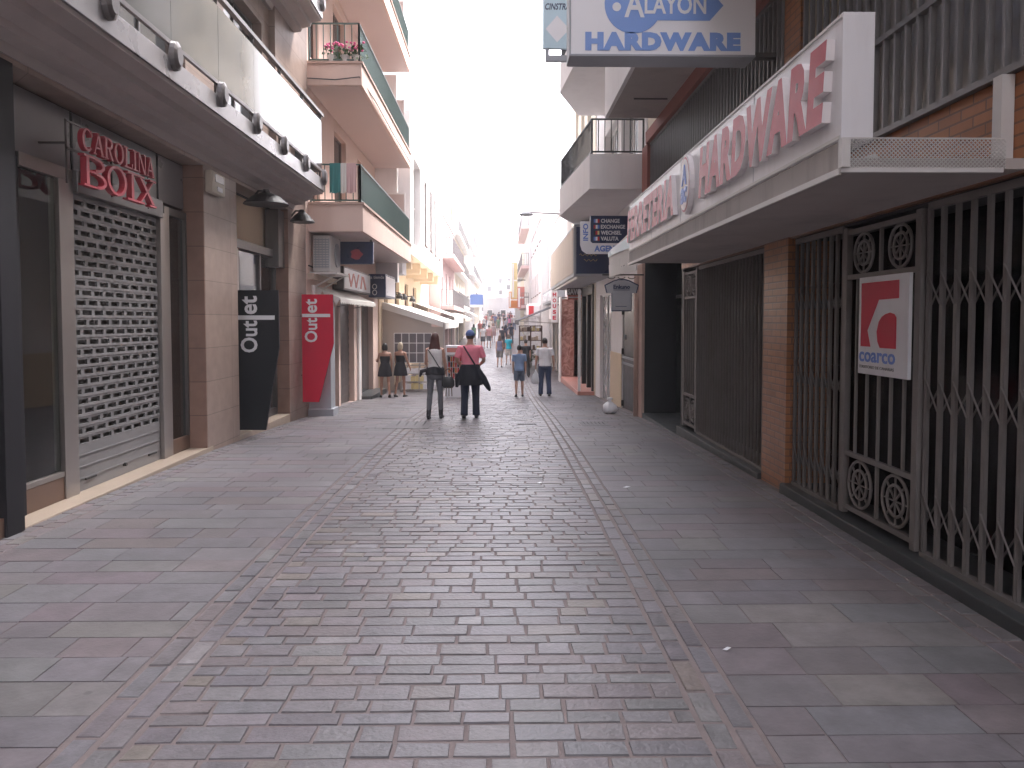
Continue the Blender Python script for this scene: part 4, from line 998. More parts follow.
# key sign hung across the street on an arm
KS = thing('hanging_sign', 'big white box sign with a blue key emblem and blue HARDWARE lettering', 'shop sign', (1.7, 8.1, 4.58))
MB().box(.735, 2.66, 8.0, 8.32, 4.585, 5.85).build('casing', 'lightbox', KS, bevel=.006)
MB().box(.72, .734, 7.99, 8.33, 4.57, 5.86).box(.735, 2.66, 7.985, 8.33, 4.565, 4.584).build('trim', 'cabinet', KS)
MB().box(.76, 2.93, 8.12, 8.2, 5.851, 5.90).build('arm', 'alu_dark', KS); MB().box(2.661, 2.95, 8.1, 8.2, 4.60, 4.65).build('arm', 'alu_dark', KS)
k = MB()
cx, cz, r = 1.385, 5.10, .30
head = [(cx + r * math.cos(a), cz + r * math.sin(a)) for a in [R(28) + (2 * math.pi - R(61)) * j / 30 for j in range(31)]]
shaft = [(2.12, 4.935), (2.18, 4.935), (2.32, 5.09), (2.18, 5.245), (2.10, 5.245)]
k.prism((0, 7.9995, 0), (1, 0, 0), (0, 0, 1), head + shaft, .004); k.build('key_emblem', 'blue_faded', KS)
k = MB(); k.prism((0, 7.9952, 0), (1, 0, 0), (0, 0, 1), [(1.21 + .045 * math.cos(a), 5.07 + .045 * math.sin(a)) for a in [2 * math.pi * j / 16 for j in range(16)]], .003)
k.build('key_hole', 'white_letter', KS); k = MB(); text_mb(k, 'A', (1.29, 7.9952, 4.965), *FACECAM, .21, .27, .003, 0, .02); text_mb(k, 'LAYON', (1.50, 7.9952, 5.0), *FACECAM, .64, .19, .003, 0, .02)
k.build('lettering', 'white_letter', KS)
k = MB(); text_mb(k, 'HARDWARE', (.885, 7.9995, 4.625), *FACECAM, 1.62, .19, .004, 0, .075, spacing=1.16); k.build('lettering', 'blue_faded', KS)
KS.location.z -= .07
ps = thing('hanging_sign', 'pale blue hanging board lettered CINSTRA behind the key sign', 'shop sign', (1.3, 14, 6.7))
MB().box(.755, 1.9, 13.5, 13.58, 6.62, 8.2).build('board', 'paleblue', ps); k = MB(); text_mb(k, 'CINSTRA', (.79, 13.4995, 7.28), *FACECAM, .43, .11, .004, .25, .02)
k.build('lettering', 'navy', ps)
k = MB(); k.prism((0, 13.4995, 0), (1, 0, 0), (0, 0, 1), [(1.0, 6.72), (1.22, 6.95), (1.0, 7.18), (.80, 6.95)], .004); k.build('diamond', 'lightbox', ps)
MB().box(.8, 1.95, 13.5, 13.58, 6.4, 6.5).box(.8, .86, 13.51, 13.57, 6.501, 6.62).box(1.8, 1.86, 13.51, 13.57, 6.501, 6.62).build('arm', 'cabinet', ps)
ps.location.z -= .1
# white cloth banner below the canopy end
bn = MB(); n = 10
P = lambda s_, t: V((2.02 + .03 * math.sin(s_ * 7) - .02 * t, 11.25 + 2.9 * s_, (2.50 + .06 * s_) * (1 - t) + (3.13 - .12 * s_ - .03 * math.sin(s_ * 3.1)) * t))
for i in range(n):
    for j in range(4): bn.quad(P(i / n, j / 4), P((i + 1) / n, j / 4), P((i + 1) / n, (j + 1) / 4), P(i / n, (j + 1) / 4), 0)
t = thing('banner', 'white cloth banner with pale blue upper strip hanging past the canopy end', 'banner', (2.02, 12.6, 2.5))
o = bn.build('cloth', 'cloth_white', t); o.modifiers.new('thick', 'SOLIDIFY').thickness = .008
st_ = MB()
for i in range(n):
    a, b = i / n, (i + 1) / n; q = [P(a, .62 + .2 * a), P(b, .62 + .2 * b), P(b, 1), P(a, 1)]
    st_.quad(*[p + V((-.012, 0, 0)) for p in q])
o = st_.build('strip', 'paleblue', t); o.modifiers.new('thick', 'SOLIDIFY').thickness = .004
k = MB(); 
for i in range(5): k.box(2.005 - .001, 2.009, 12.0 + i * .28, 12.12 + i * .28, 2.64, 2.655)
k.ell((2.0, 11.8, 2.64), .006, .16, .03, 10, 6); k.build('print', 'alu_dark', t)
MB().bar((2.03, 11.2, 3.14), (2.03, 14.2, 3.0), .03, .03).bar((2.03, 14.15, 3.0), (2.95, 14.15, 3.0), .03, .03).build('rod', 'alu_dark', t)
# T-shirt shaped sign
ts = thing('hanging_sign', 'grey T-shirt shaped sign with dark outline hanging on a scrolled bracket', 'shop sign', (2.4, 15.0, 1.93))
shp = [(2.20, 1.94), (2.60, 1.94), (2.60, 2.30), (2.70, 2.30), (2.74, 2.46), (2.56, 2.55), (2.47, 2.575), (2.33, 2.575), (2.24, 2.55), (2.06, 2.46), (2.10, 2.30), (2.20, 2.30)]
MB().prism((0, 15.0, 0), (1, 0, 0), (0, 0, 1), shp, -.06).build('board', 'navy', ts)
c_ = V((2.40, 2.26, 0)); shp2 = [((a - 2.40) * .93 + 2.40, (b - 2.26) * .93 + 2.26) for a, b in shp]
MB().prism((0, 14.999, 0), (1, 0, 0), (0, 0, 1), shp2, .004).build('face', 'shirt_grey', ts)
k = MB(); text_mb(k, 'Enkuno', (2.235, 14.9945, 2.38), *FACECAM, .33, .085, .003, 0, .035); k.box(2.235, 2.565, 14.992, 14.9945, 2.355, 2.366); k.box(2.28, 2.50, 14.992, 14.9945, 2.03, 2.04); k.build('lettering', 'navy', ts)
k = MB(); k.bar((2.02, 15.03, 2.66), (2.84, 15.03, 2.66), .025, .025)
for xx in (2.2, 2.4, 2.6): k.tube([(xx + .07 * math.cos(a), 15.03, 2.62 + .035 * math.sin(a)) for a in [math.pi + math.pi * j / 8 for j in range(9)]], .008, 5)
k.build('bracket', 'iron', ts)
# exchange sign
xs = thing('hanging_sign', 'navy exchange sign with small flags and a white L-shaped border', 'shop sign', (2.2, 16.3, 3.1))
MB().box(1.92, 2.75, 16.2, 16.32, 3.35, 3.98).build('board', 'navy', xs)
bp = [(1.70, 3.86), (1.70, 3.36), (1.74, 3.24), (1.84, 3.17), (2.75, 3.17), (2.75, 3.40), (1.96, 3.40), (1.92, 3.44), (1.92, 3.86)]
MB().prism((0, 16.199, 0), (1, 0, 0), (0, 0, 1), bp, .02).build('border', 'lightbox', xs)
k = MB()
for i, wd in enumerate(('CHANGE', 'EXCHANGE', 'WECHSEL', 'VALUTA')): text_mb(k, wd, (2.14, 16.199, 3.83 - .125 * i), *FACECAM, (.40, .52, .44, .38)[i], .085, .004, 0, .03)
k.build('lettering', 'white_letter', xs)
k = MB(); text_mb(k, 'AGENCY', (2.0, 16.1785, 3.22), *FACECAM, .66, .13, .004, 0, .04); k.build('lettering', 'blue', xs); k = MB(); text_mb(k, 'INFO', (1.87, 16.1785, 3.45), (0, 0, 1), (-1, 0, 0), .36, .11, .004, 0, .03); k.build('lettering', 'blue', xs)
for i, cs_ in enumerate((('blue', 'lightbox', 'red'), ('red', 'lightbox', 'blue'), ('iron', 'red', 'yellow'), ('blue', 'lightbox', 'red'))):
    k = MB()
    for j in range(3): k.box(1.99 + .04 * j, 2.03 + .04 * j, 16.193, 16.199, 3.83 - .125 * i, 3.91 - .125 * i, j)
    k.build('flag', list(cs_), xs)
MB().box(2.751, 2.95, 16.22, 16.28, 3.7, 3.76).build('arm', 'alu_dark', xs)

# ================================================================== RIGHT: white corner house and shops
RH = thing('apartment_building', 'white house with canted parapet balconies beyond the hardware store', 'building', (2.95, 19.8, -.4))
w_ = MB(); XB = 2.95
gops = [(16.6, 18.3, -.55, 2.35), (20.2, 22.4, -.6, 2.5)]
uops = [(16.4, 18.6, 4.95 + 3.1 * k, 6.9 + 3.1 * k) for k in range(3)] + [(19.2, 21.6, 4.95 + 3.1 * k, 6.9 + 3.1 * k) for k in range(3)]
facade(w_, XB, -1, 15.42, 23.4, -1.2, 14, gops + uops, .25); shell(w_, XB, -1, 15.42, 23.4, -1.2, 14, 6); w_.build('wall', 'white_wall', RH)
MB().box(XB - .02, XB - .002, 18.35, 20.15, -.9, .95).build('dado', 'yellow_wall', RH)
for o in uops: window(RH, XB, -1, o, .2, 'white_paint', 'pane_curtain', 2, 0, False)
dd = MB(); dd.box(XB + .03, XB + .08, 16.6, 18.3, -.6, 2.35); ddo = dd.build('metal_door', 'dark_door', RH)
for z in (.72, .86): MB().box(XB, XB + .03, 16.62, 18.28, z, z + .05).build('door_bar', 'cabinet', ddo)
MB().box(XB - .01, XB + .03, 17.9, 17.95, 1.3, 1.42).build('handle', 'cabinet', ddo)
for z in (-.3, .95, 1.9): MB().box(XB - .02, XB + .03, 18.25, 18.29, z, z + .14).build('hinge', 'iron', ddo)
wd_ = window(RH, XB, -1, gops[1], .1, 'white_paint', 'pane_curtain', 1, 0, False, 'glazed_door')
for k in range(4):
    z = 4.42 + 3.1 * k; xo1, xo2 = 1.81, 1.52
    pl = [(XB - .003, 15.46), (xo1, 15.46), (xo2, 19.5), (2.2, 21.6), (XB - .003, 21.6)]
    s = MB(); s.loft([[V((x, y, z)) for x, y in pl], [V((x, y, z + .14)) for x, y in pl]])
    def wall_seg(p, q, za, zb, th=.1):
        p, q = V((p[0], p[1], 0)), V((q[0], q[1], 0)); d_ = (q - p).normalized(); nrm = V((-d_.y, d_.x, 0)) * th * -1
        s.loft([[V((a.x, a.y, zz)) for a in (p, q, q + nrm, p + nrm)] for zz in (za, zb)])
    for p, q in zip(pl, pl[1:]): wall_seg(p, q, z + .141, z + .68) if False else None
    s.box(xo1, XB - .003, 15.46, 15.56, z + .141, z + .70)
    s.loft([[V((x, y, zz)) for x, y in ((xo1, 15.565), (xo2, 19.5), (xo2 + .1, 19.5), (xo1 + .1, 15.565))] for zz in (z + .141, z + .70)])
    s.loft([[V((x, y, zz)) for x, y in ((xo2 + .002, 19.51), (2.2, 21.6), (2.3, 21.55), (xo2 + .105, 19.51))] for zz in (z + .141, z + .70)])
    bo = s.build('balcony', 'white_wall', RH)
    r = MB(); railing(r, [(XB - .05, 15.5), (xo1 + .05, 15.5), (xo2 + .05, 19.5), (2.22, 21.5)], z + .70, z + 1.40, .12, .009); r.build('railing', 'iron', bo)
big = thing('box_sign', 'big projecting box sign, navy end and faded rosy long face, under the white balconies', 'shop sign', (2.4, 24.5, 2.9))
MB().box(1.94, 2.94, 20.0, 29.0, 2.92, 4.28).build('casing', 'cabinet', big, bevel=.02)
MB().box(2.0, 2.93, 19.985, 19.998, 2.99, 4.21).build('end_face', 'navy', big); MB().box(1.925, 1.938, 20.15, 28.9, 3.02, 4.2).build('long_face', 'beige_wall', big)
k = MB()
for i, (x, z) in enumerate(((2.08, 3.48), (2.2, 3.34))): k.tube([(x + .035 * j, 19.98, z + .03 * math.sin(j * 1.9 + i)) for j in range(14 - 3 * i)], .008, 5)
k.build('script', 'gold', big)
MB().box(2.0, 2.05, 19.99, 29.0, 2.86, 2.915).build('trim', 'steel_white', big)
S3 = thing('shop_building', 'shop building with black-framed front and red marble recess', 'building', (2.9, 27, -.6))
w_ = MB(); g3 = [(23.6, 30.0, -.55, 2.9)]
u3 = [(24.5 + 2.0 * i, 25.6 + 2.0 * i, 4.9 + 3 * k, 6.7 + 3 * k) for i in range(3) for k in range(3)]
facade(w_, 2.92, -1, 23.42, 31.2, -1.2, 14.5, g3 + u3, .3); shell(w_, 2.92, -1, 23.42, 31.2, -1.2, 14.5, 5); w_.build('wall', 'cream_wall', S3)
for o in u3: window(S3, 2.92, -1, o, .2, 'white_paint', 'pane', 1, 0, False)
k = MB(); [k.box(2.86, 3.0, y, y + .22, -.6, 2.89) for y in (23.6, 24.9, 26.4)]; k.box(2.86, 3.0, 23.82, 26.4, 2.6, 2.88); k.build('shopfront_frame', 'iron', S3)
MB().box(3.02, 3.05, 23.6, 26.55, -.5, 2.89).build('shop_window', 'pane', S3); MB().box(3.0, 3.9, 26.56, 26.62, -.5, 2.89).build('return_wall', 'marble_red', S3); MB().box(3.85, 3.9, 26.63, 30.0, -.5, 2.89).build('back_wall', 'marble_red', S3)
MB().box(2.42, 3.84, 30.0, 30.5, -.75, 2.62).build('marble_pier', 'marble_red', S3, bevel=.01); MB().box(2.36, 2.42, 29.9, 30.6, -.75, 2.7).build('white_post', 'white_paint', S3); MB().box(2.42, 2.50, 23.50, 23.58, -.43, 2.7).build('white_post', 'white_paint', S3)
MB().box(2.40, 3.84, 23.45, 29.9, -.9, -.44).build('shop_step', 'pink_floor', S3, bevel=.01)
hd_ = thing('shop_sign', 'white header lettered SAVO with a red strip over the marble recess', 'shop sign', (2.6, 26.7, 2.7))
MB().box(2.38, 2.9, 26.75, 26.98, 2.50, 2.66).build('strip', 'pale_red', hd_); MB().box(2.36, 2.9, 26.78, 26.9, 2.661, 2.90).build('board', 'alu_dark', hd_)
k = MB(); text_mb(k, 'SAVO', (2.38, 26.779, 2.67), *FACECAM, .48, .21, .02, 0, .05); k.build('lettering', 'white_letter', hd_)
k = MB(); k.box(2.40, 2.86, 26.745, 26.7495, 2.56, 2.60); k.build('rule', 'white_letter', hd_)
vs = thing('vertical_sign', 'narrow white vertical sign spelling HOUSE in red letters', 'shop sign', (2.2, 29.5, 2.1))
MB().box(2.08, 2.34, 30.9, 31.05, 2.02, 3.28).build('board', 'lightbox', vs)
k = MB()
for i, ch in enumerate('HOUSE'): text_mb(k, ch, (2.14, 30.899, 3.07 - .235 * i), *FACECAM, .14, .16, .006, 0, .04)
vs.location.z -= .33; k.build('lettering', 'red_board', vs); MB().box(2.341, 2.95, 30.95, 31.0, 3.0, 3.05).build('arm', 'alu_dark', vs)

def shopfront(label, x, y0, y1, z1, wm, wins, floors, lowm):
    return house(label, x, -1, y0, y1, z1, wm, floors, wins, None, 'shop_building', lowm, 'wood_frame')
shopfront('two-storey white shop house with dark awning and round-lettered fascia', 2.75, 31.3, 43, 6.6, 'white_wall', 4, 1, 'pane')
house('plain white house with rows of upper windows behind the dark awning', 2.35, -1, 43.2, 57, 7.6, 'white_wall', 2, 5, None, 'apartment_building')
house('slim tall white tower house rising above the right row', 2.2, -1, 57.2, 70, 11.6, 'white_wall', 3, 3, (.6, 'pink_wall'))
house('cream house beyond the tower house on the right', 2.4, -1, 70.2, 90, 9.2, 'cream_wall', 2, 6, (.5, 'white_wall'))
house('long white house near the street end on the right', 2.5, -1, 90.2, 128, 10.5, 'white_wall', 2, 9, (.5, 'white_wall'))
t = awning('dark sloping awning over the right-hand shops', 2.75, -1, 32.6, 40.5, 2.55, 1.78, 1.95, 'cloth_dark', .2)
fs = thing('shop_sign', 'white fascia with round-cornered white letters above the dark awning', 'shop sign', (2.5, 37, 2.6))
MB().box(2.42, 2.74, 32.2, 43.0, 2.62, 3.3).build('fascia', 'cabinet', fs, bevel=.02)
k = MB()
for i, ch in enumerate('SOUVENIR'): text_mb(k, ch, (2.419, 42.2 - 1.1 * i, 2.72), *RIGHTWALL, .85, .46, .06, 0, .04)
k.build('lettering', 'white_letter', fs)
rr = thing('round_sign', 'red and white drum sign over the far end of the dark awning', 'shop sign', (1.8, 44, 2.2))
MB().box(1.55, 2.34, 44.0, 45.5, 2.0, 2.75).build('body', 'lightbox', rr, bevel=.12); MB().box(1.66, 1.95, 43.985, 43.999, 2.1, 2.62).build('red_panel', 'red', rr)
for (x0, x1, y, z0, z1, m_, lab) in ((1.32, 1.86, 58, 2.7, 4.35, 'pale_red', 'red and white vertical banner sign on the right row'), (1.0, 1.5, 66, 3.7, 6.8, 'yellow', 'tall yellow vertical sign on the tower house'), (.85, 1.75, 74, 3.0, 4.6, 'orange', 'faded orange sign beyond the red banner')):
    t = thing('vertical_sign', lab, 'shop sign', ((x0 + x1) / 2, y, z0))
    MB().box(x0, x1, y, y + .2, z0, z1).build('board', m_, t)
    MB().box(x0 + .06, x0 + .2, y - .012, y - .001, z0 + .1, z1 - .1).box(x0 + .06, x1 - .06, y - .011, y - .001, (z0 + z1) / 2 - .06, (z0 + z1) / 2 + .06).build('mark', 'lightbox', t)
    MB().box(x1, 2.42, y + .06, y + .12, (z0 + z1) / 2, (z0 + z1) / 2 + .08).build('arm', 'alu_dark', t)
lp = thing('street_lamp', 'street lamp on a long horizontal arm above the big box sign', 'street lamp', (2.0, 25, 5.2))
MB().tube([(2.95, 25, 5.2), (.95, 25, 5.3)], .025, 8).tube([(2.9, 25, 5.9), (1.7, 25, 5.28)], .012, 6).build('arm', 'alu', lp)
MB().lathe((.85, 25, 5.2), [(.05, -.02), (.22, 0), (.24, .03), (.10, .12), (.03, .16)], 16).build('lamp_head', 'cabinet', lp)
# goods and plants in front of the far right shops
gs = thing('goods_rack', 'wooden rack of small yellow and brown goods before the right-hand shops', 'rack', (1.6, 41, -.6))
fm = MB()
for x in (1.05, 1.65, 2.25): fm.box(x - .03, x + .03, 40.9, 41.3, zg(41), 1.5)
for z in (-.3, .2, .7, 1.2, 1.48): fm.box(1.02, 2.28, 40.85, 41.35, z - .02, z + .02)
fm.build('frame', 'wood', gs)
g1, g2, g3_ = MB(), MB(), MB()
for z in (-.28, .22, .72, 1.22):
    x = 1.1
    while x < 2.15: wd = random.uniform(.06, .16); MB().box(x, x + wd, 40.9, 41.25, z, z + random.uniform(.12, .26)).build('packet', random.choice(('yellow', 'wood', 'lightbox', 'beige_wall')), gs); x += wd + .02
def potplant(name, lab, x, y, hgt, rad, n, group=None):
    t = thing(name, lab, 'plant', (x, y, zg(y)), group); z = zg(y)
    MB().lathe((x, y, z), [(rad * .5, 0), (rad * .7, .3), (rad * .72, .32), (rad * .6, .33)], 12).build('pot', 'pot', t)
    st_ = MB(); l = MB()
    for i in range(5): a = i * 1.25; st_.tube([(x, y, z + .3), (x + rad * .5 * math.cos(a), y + rad * .5 * math.sin(a), z + hgt * .8)], .012, 5)
    for i in range(n):
        th, ph = random.uniform(0, 6.28), random.uniform(-1, 1); q = random.uniform(.4, 1) * rad * (1 + .3 * math.sin(3 * th))
        c = V((x + q * math.cos(th) * math.sqrt(1 - ph * ph), y + q * math.sin(th) * math.sqrt(1 - ph * ph), z + .32 + (hgt - .32) * (.5 + ph / 2)))
        rot = Euler((random.uniform(-1.2, 1.2), random.uniform(-1.2, 1.2), th)).to_matrix(); s_ = random.uniform(.04, .08)
        l.add([c + rot @ V(p) for p in ((-s_, 0, 0), (0, -s_ * .5, .01), (s_ * 1.3, 0, 0), (0, s_ * .5, .01))], [[0, 1, 2, 3]])
    st_.build('stem', 'wood', t); l.build('foliage', 'leaf', t)
potplant('potted_plant', 'bushy green potted plant by the wooden goods rack', 1.35, 38.5, 1.0, .42, 260)
potplant('potted_plant', 'smaller potted plant nearer the wall under the dark awning', 2.1, 37.0, .8, .3, 160)
# covers, drains and litter on the paving
def cover(name, lab, pts, cat, slots=0):
    t = MB(); xs_ = [p[0] for p in pts]; ys_ = [p[1] for p in pts]
    cx_, cy_ = sum(xs_) / len(pts), sum(ys_) / len(pts)
    t.add([V((x, y, zg(y) + .004)) for x, y in pts] + [V((x, y, zg(y) - .02)) for x, y in pts], [list(range(len(pts)))] + [[i, (i + 1) % len(pts), len(pts) + (i + 1) % len(pts), len(pts) + i] for i in range(len(pts))])
    for i in range(slots):
        x = min(xs_) + (max(xs_) - min(xs_)) * (i + 1) / (slots + 1); t.box(x - .012, x + .012, min(ys_) + .06, max(ys_) - .06, zg(cy_) + .001, zg(cy_) + .012)
    o = t.build(name, 'drain', None, (cx_, cy_, zg(cy_))); return tag(o, lab, cat)
cover('drain_cover', 'large dark rectangular cover behind the walking woman', [(-2.05, 13.2), (-1.25, 13.2), (-1.25, 14.4), (-2.05, 14.4)], 'drain cover', 4)
cover('manhole_cover', 'round manhole cover left of the large rectangular one', [(-2.3 + .48 * math.cos(a), 15.6 + .48 * math.sin(a)) for a in [2 * math.pi * j / 24 for j in range(24)]], 'manhole cover')
cover('drain_cover', 'rectangular drain cover on the right pavement near the dark entry', [(1.5, 13.6), (2.0, 13.6), (2.0, 14.3), (1.5, 14.3)], 'drain cover', 6)
cover('drain_grate', 'thin slotted drain grate across the brick road', [(.30, 13.9), (.68, 13.9), (.68, 14.2), (.30, 14.2)], 'drain cover', 8)
for x, y, s_, lab in ((1.33, 7.95, .035, 'white paper scrap on the right pavement slabs'), (.43, 8.2, .03, 'white paper scrap among the road bricks'), (1.2, 3.95, .02, 'tiny white litter speck near the right sett border')):
    m_ = MB(); m_.add([(x - s_, y, zg(y) + .006), (x, y - s_ * .7, zg(y) + .008), (x + s_ * 1.5, y + .01, zg(y) + .012), (x + .01, y + s_ * .8, zg(y) + .014), (x, y, zg(y) + .003)], [[0, 1, 2, 3], [0, 1, 4], [1, 2, 4]])
    o = m_.build('paper_scrap', 'plastic_white', None, (x, y, zg(y))); tag(o, lab, 'litter')
bgm = MB(); rings = []
z0 = zg(16.5)
for zz, r_ in ((0, .08), (.03, .14), (.11, .16), (.19, .14), (.25, .07), (.28, .03), (.33, .07), (.35, .045)):
    rings.append([V((2.38 + r_ * (1 + .12 * math.sin(3 * a + zz * 20)) * math.cos(a), 16.4 + r_ * (1 + .12 * math.cos(4 * a + zz * 9)) * math.sin(a), z0 + zz)) for a in [2 * math.pi * j / 18 for j in range(18)]])
bgm.loft(rings); tag(bgm.build('rubbish_bag', 'plastic_white', None, (2.38, 16.4, z0), smooth=True), 'knotted white rubbish bag on the pavement by the dark metal door', 'bag')
# ================================================================== people
SKIN = mat('skin', (.52, .30, .22), .55, .06, 12); SKIN2 = mat('tanned_skin', (.40, .21, .145), .55, .06, 12)
CL = {}
def cloth(c, rough=.85):
    if c not in CL: CL[c] = mat('fabric', c, rough, .14, 9, .3, 40)
    return CL[c]
def solid(mb, name, material, parent, voxel, smooth=4, base=None):
    """fuse overlapping tapered tubes into one continuous surface"""
    me = bpy.data.meshes.new(name); me.from_pydata([tuple(p) for p in mb.v], [], mb.f)
    bm = bmesh.new(); bm.from_mesh(me); bmesh.ops.recalc_face_normals(bm, faces=bm.faces); bm.to_mesh(me); bm.free()
    o = bpy.data.objects.new(name, me); COL.objects.link(o)
    r = o.modifiers.new('r', 'REMESH'); r.mode = 'VOXEL'; r.voxel_size = voxel
    if smooth: s = o.modifiers.new('s', 'SMOOTH'); s.factor = .5; s.iterations = smooth
    new = bpy.data.meshes.new_from_object(o.evaluated_get(bpy.context.evaluated_depsgraph_get()))
    o.modifiers.clear(); o.data = new; bpy.data.meshes.remove(me); new.name = name
    new.materials.clear(); new.materials.append(material)
    for p in new.polygons: p.use_smooth = True
    if parent: o.parent = parent
    return o
def ring(c, rx, ry, n=16): return [V((c[0] + rx * math.cos(a), c[1] + ry * math.sin(a), c[2])) for a in [2 * math.pi * j / n for j in range(n)]]
def person(label, x, y, h, yaw=0, sex='m', gait=0, skin=None, top=None, bottom=None, shoes=((.02, .02, .02), 'shoe'), hair=('short', (.02, .015, .012)), arms=None, wide=1.0, fine=True, extra=None, group=None, sleeve=.55, lean=0):
    skin = skin or SKIN
    vox = .0085 if fine else .02
    root = thing('person', label, 'person', (x, y, zg(y)), group)
    root.rotation_euler = (0, 0, yaw); k = h / 1.75; root.scale = (k, k, k)
    f = sex == 'f'; w = wide; lw = .88 if f else 1.0
    hipw, waist, chest, shw = (.172, .125, .150, .165) if f else (.165, .148, .172, .190)
    # legs
    legs = []
    for s in (-1, 1):
        ph = gait * s
        a = .34 * ph if ph > 0 else .30 * ph; kb = .08 + (.10 * ph if ph > 0 else -.55 * ph)
        legs.append([s, a, kb])
    def leg_pts(s, a, kb, hz):
        hip = V((.088 * s * w, 0, hz)); kn = hip + V((.016 * s, .43 * math.sin(a), -.43 * math.cos(a))); an = kn + V((.010 * s, .42 * math.sin(a - kb), -.42 * math.cos(a - kb)))
        return hip, kn, an
    lows = []
    for s, a, kb in legs:
        _, _, an = leg_pts(s, a, kb, 0); pitch = max(0, kb - a - .1) * .8; lows.append(an.z - .075 - .14 * math.sin(pitch))
    hz = -min(lows)
    dz = hz - .915
    torso = [(.80, .13, .10, 0), (.86, hipw, .118, -.012), (.94, hipw, .125, -.018), (1.04, (hipw + waist) / 2, .110, -.005), (1.12, waist, .100, 0), (1.24, chest * .96, .112, .0), (1.34, chest, .115, -.005), (1.41, shw * .94, .098, -.012), (1.455, shw * .62, .075, -.012), (1.49, .066, .062, -.005), (1.54, .054, .056, .004), (1.60, .052, .056, .012)]
    lf = lambda z: lean * max(0, z - .95)
    TR = lambda lst, g=0, za=-9, zb=9: [ring((0, yy + lf(z), z + dz), rx * w + g, ry * w + g) for z, rx, ry, yy in lst if za <= z <= zb]
    body = MB(); body.loft(TR(torso))
    hc = V((0, .02 + lf(1.65), 1.642 + dz)); body.ell(hc, .074, .093, .112, 16, 12); body.ell(hc + V((0, .045, -.06)), .052, .048, .05)
    body.loft([[hc + V((sx * a_, .088 + b_, c_)) for sx in (-1, 1)] + [hc + V((0, .088 + b2, c_))] for a_, b_, b2, c_ in ((.006, -.01, .008, .02), (.014, -.008, .028, -.018), (.008, -.008, .012, -.028))])
    for s in (-1, 1): body.ell(hc + V((s * .076, -.005, -.005)), .012, .022, .032, 8, 6)
    sh = {}
    arms = arms or {}
    armpts = {}
    for s in (-1, 1):
        so_ = V((s * shw * w * .93, -.012 + lf(1.42), 1.415 + dz))
        spec = arms.get(s)
        if spec is None: spec = ((s * .05, -.22 * gait * s, 0), (.12 + .1 * abs(gait)))
        if not isinstance(spec[1], tuple):
            (sp_, sw_, _), el_ = spec
            d1 = V((math.sin(sp_) + .08 * s, math.sin(sw_), -math.cos(sw_))).normalized(); eb = so_ + d1 * .285
            d2 = V((math.sin(sp_) * .4, math.sin(sw_ + el_), -math.cos(sw_ + el_))).normalized(); wr = eb + d2 * .25
        else:
            eb, wr = V(spec[0]) + V((0, 0, dz)), V(spec[1]) + V((0, 0, dz)); d2 = (wr - eb).normalized()
        armpts[s] = (so_, eb, wr)
        a_ = .9 if f else 1.0
        body.tube([so_ + V((-s * .05, 0, .01)), so_, so_ + (eb - so_) * .35, eb + (so_ - eb) * .1, eb + (wr - eb) * .2, eb + (wr - eb) * .55, wr], [.045, .056 * a_, .048 * a_, .039 * a_, .041 * a_, .036 * a_, .026 * a_], 12)
        # hand: palm, four curled fingers, thumb from the palm's side
        fw = V((0, 1, 0)) if abs(d2.y) < .8 else V((0, 0, 1)); fw = (fw - d2 * fw.dot(d2)).normalized(); nrm = V((-s, 0, 0)); nrm = (nrm - d2 * nrm.dot(d2)).normalized()
        pc = wr + d2 * .045
        body.loft([[wr + d2 * t + fw * (ww * math.cos(a)) + nrm * (tt * math.sin(a)) for a in [2 * math.pi * j / 10 for j in range(10)]] for t, ww, tt in ((-.01, .024, .022), (.03, .036, .019), (.085, .041, .016))])
        if fine:
            for i, L in enumerate((.068, .078, .072, .056)):
                p0 = wr + d2 * .078 + fw * (.033 - .022 * i); p1 = p0 + d2 * L * .45 + nrm * .008 + fw * (.006 - .004 * i); p2 = p1 + d2 * L * .35 + nrm * .02; p3 = p2 + d2 * L * .2 + nrm * .02
                body.tube([p0, p1, p2, p3], [.0098, .0095, .009, .0075], 7)
            p0 = wr + d2 * .03 + fw * .03; body.tube([p0, p0 + fw * .028 + d2 * .03, p0 + fw * .034 + d2 * .06 + nrm * .012], [.013, .011, .0085], 7)
        else:
            body.tube([wr + d2 * .08, wr + d2 * .15 + nrm * .02], [.03, .018], 7)
    feet = []
    for s, a, kb in legs:
        hip, kn, an = leg_pts(s, a, kb, hz)
        body.tube([hip + V((0, 0, .05)), hip + (kn - hip) * .25, hip + (kn - hip) * .65, kn, kn + (an - kn) * .25 + V((0, -.012, 0)), kn + (an - kn) * .6, an, an - V((0, 0, .03))], [lw * .085 * w, lw * .083 * w, lw * .064 * w, lw * .052, lw * .055, lw * .043, .034, .034], 14)
        p = max(0, kb - a - .1) * .8
        d = V((0, math.cos(p), -math.sin(p))); u = V((0, math.sin(p), math.cos(p)))
        heel = an - u * .045 - d * .055
        feet.append((s, an, d, u, heel, kn))
        body.loft([[heel + d * t + V((ww * math.cos(q) + .008 * s * t * 6, 0, 0)) + u * (hh * math.sin(q) + hh - .03) for q in [2 * math.pi * j / 10 for j in range(10)]] for t, ww, hh in ((-.01, .02, .02), (.03, .033, .036), (.10, .038, .033), (.17, .045, .022), (.22, .036, .014), (.24, .015, .008))])
    solid(body, 'body', skin, root, vox)
    # face
    e = MB(); [e.ell(hc + V((s * .03, .088, .0)), .012, .008, .008, 8, 6) for s in (-1, 1)]
    for nm, mb_, mm in (('eyes', e, M['iron']),):
        o = mb_.build(nm, mm, None, None); o.parent = root
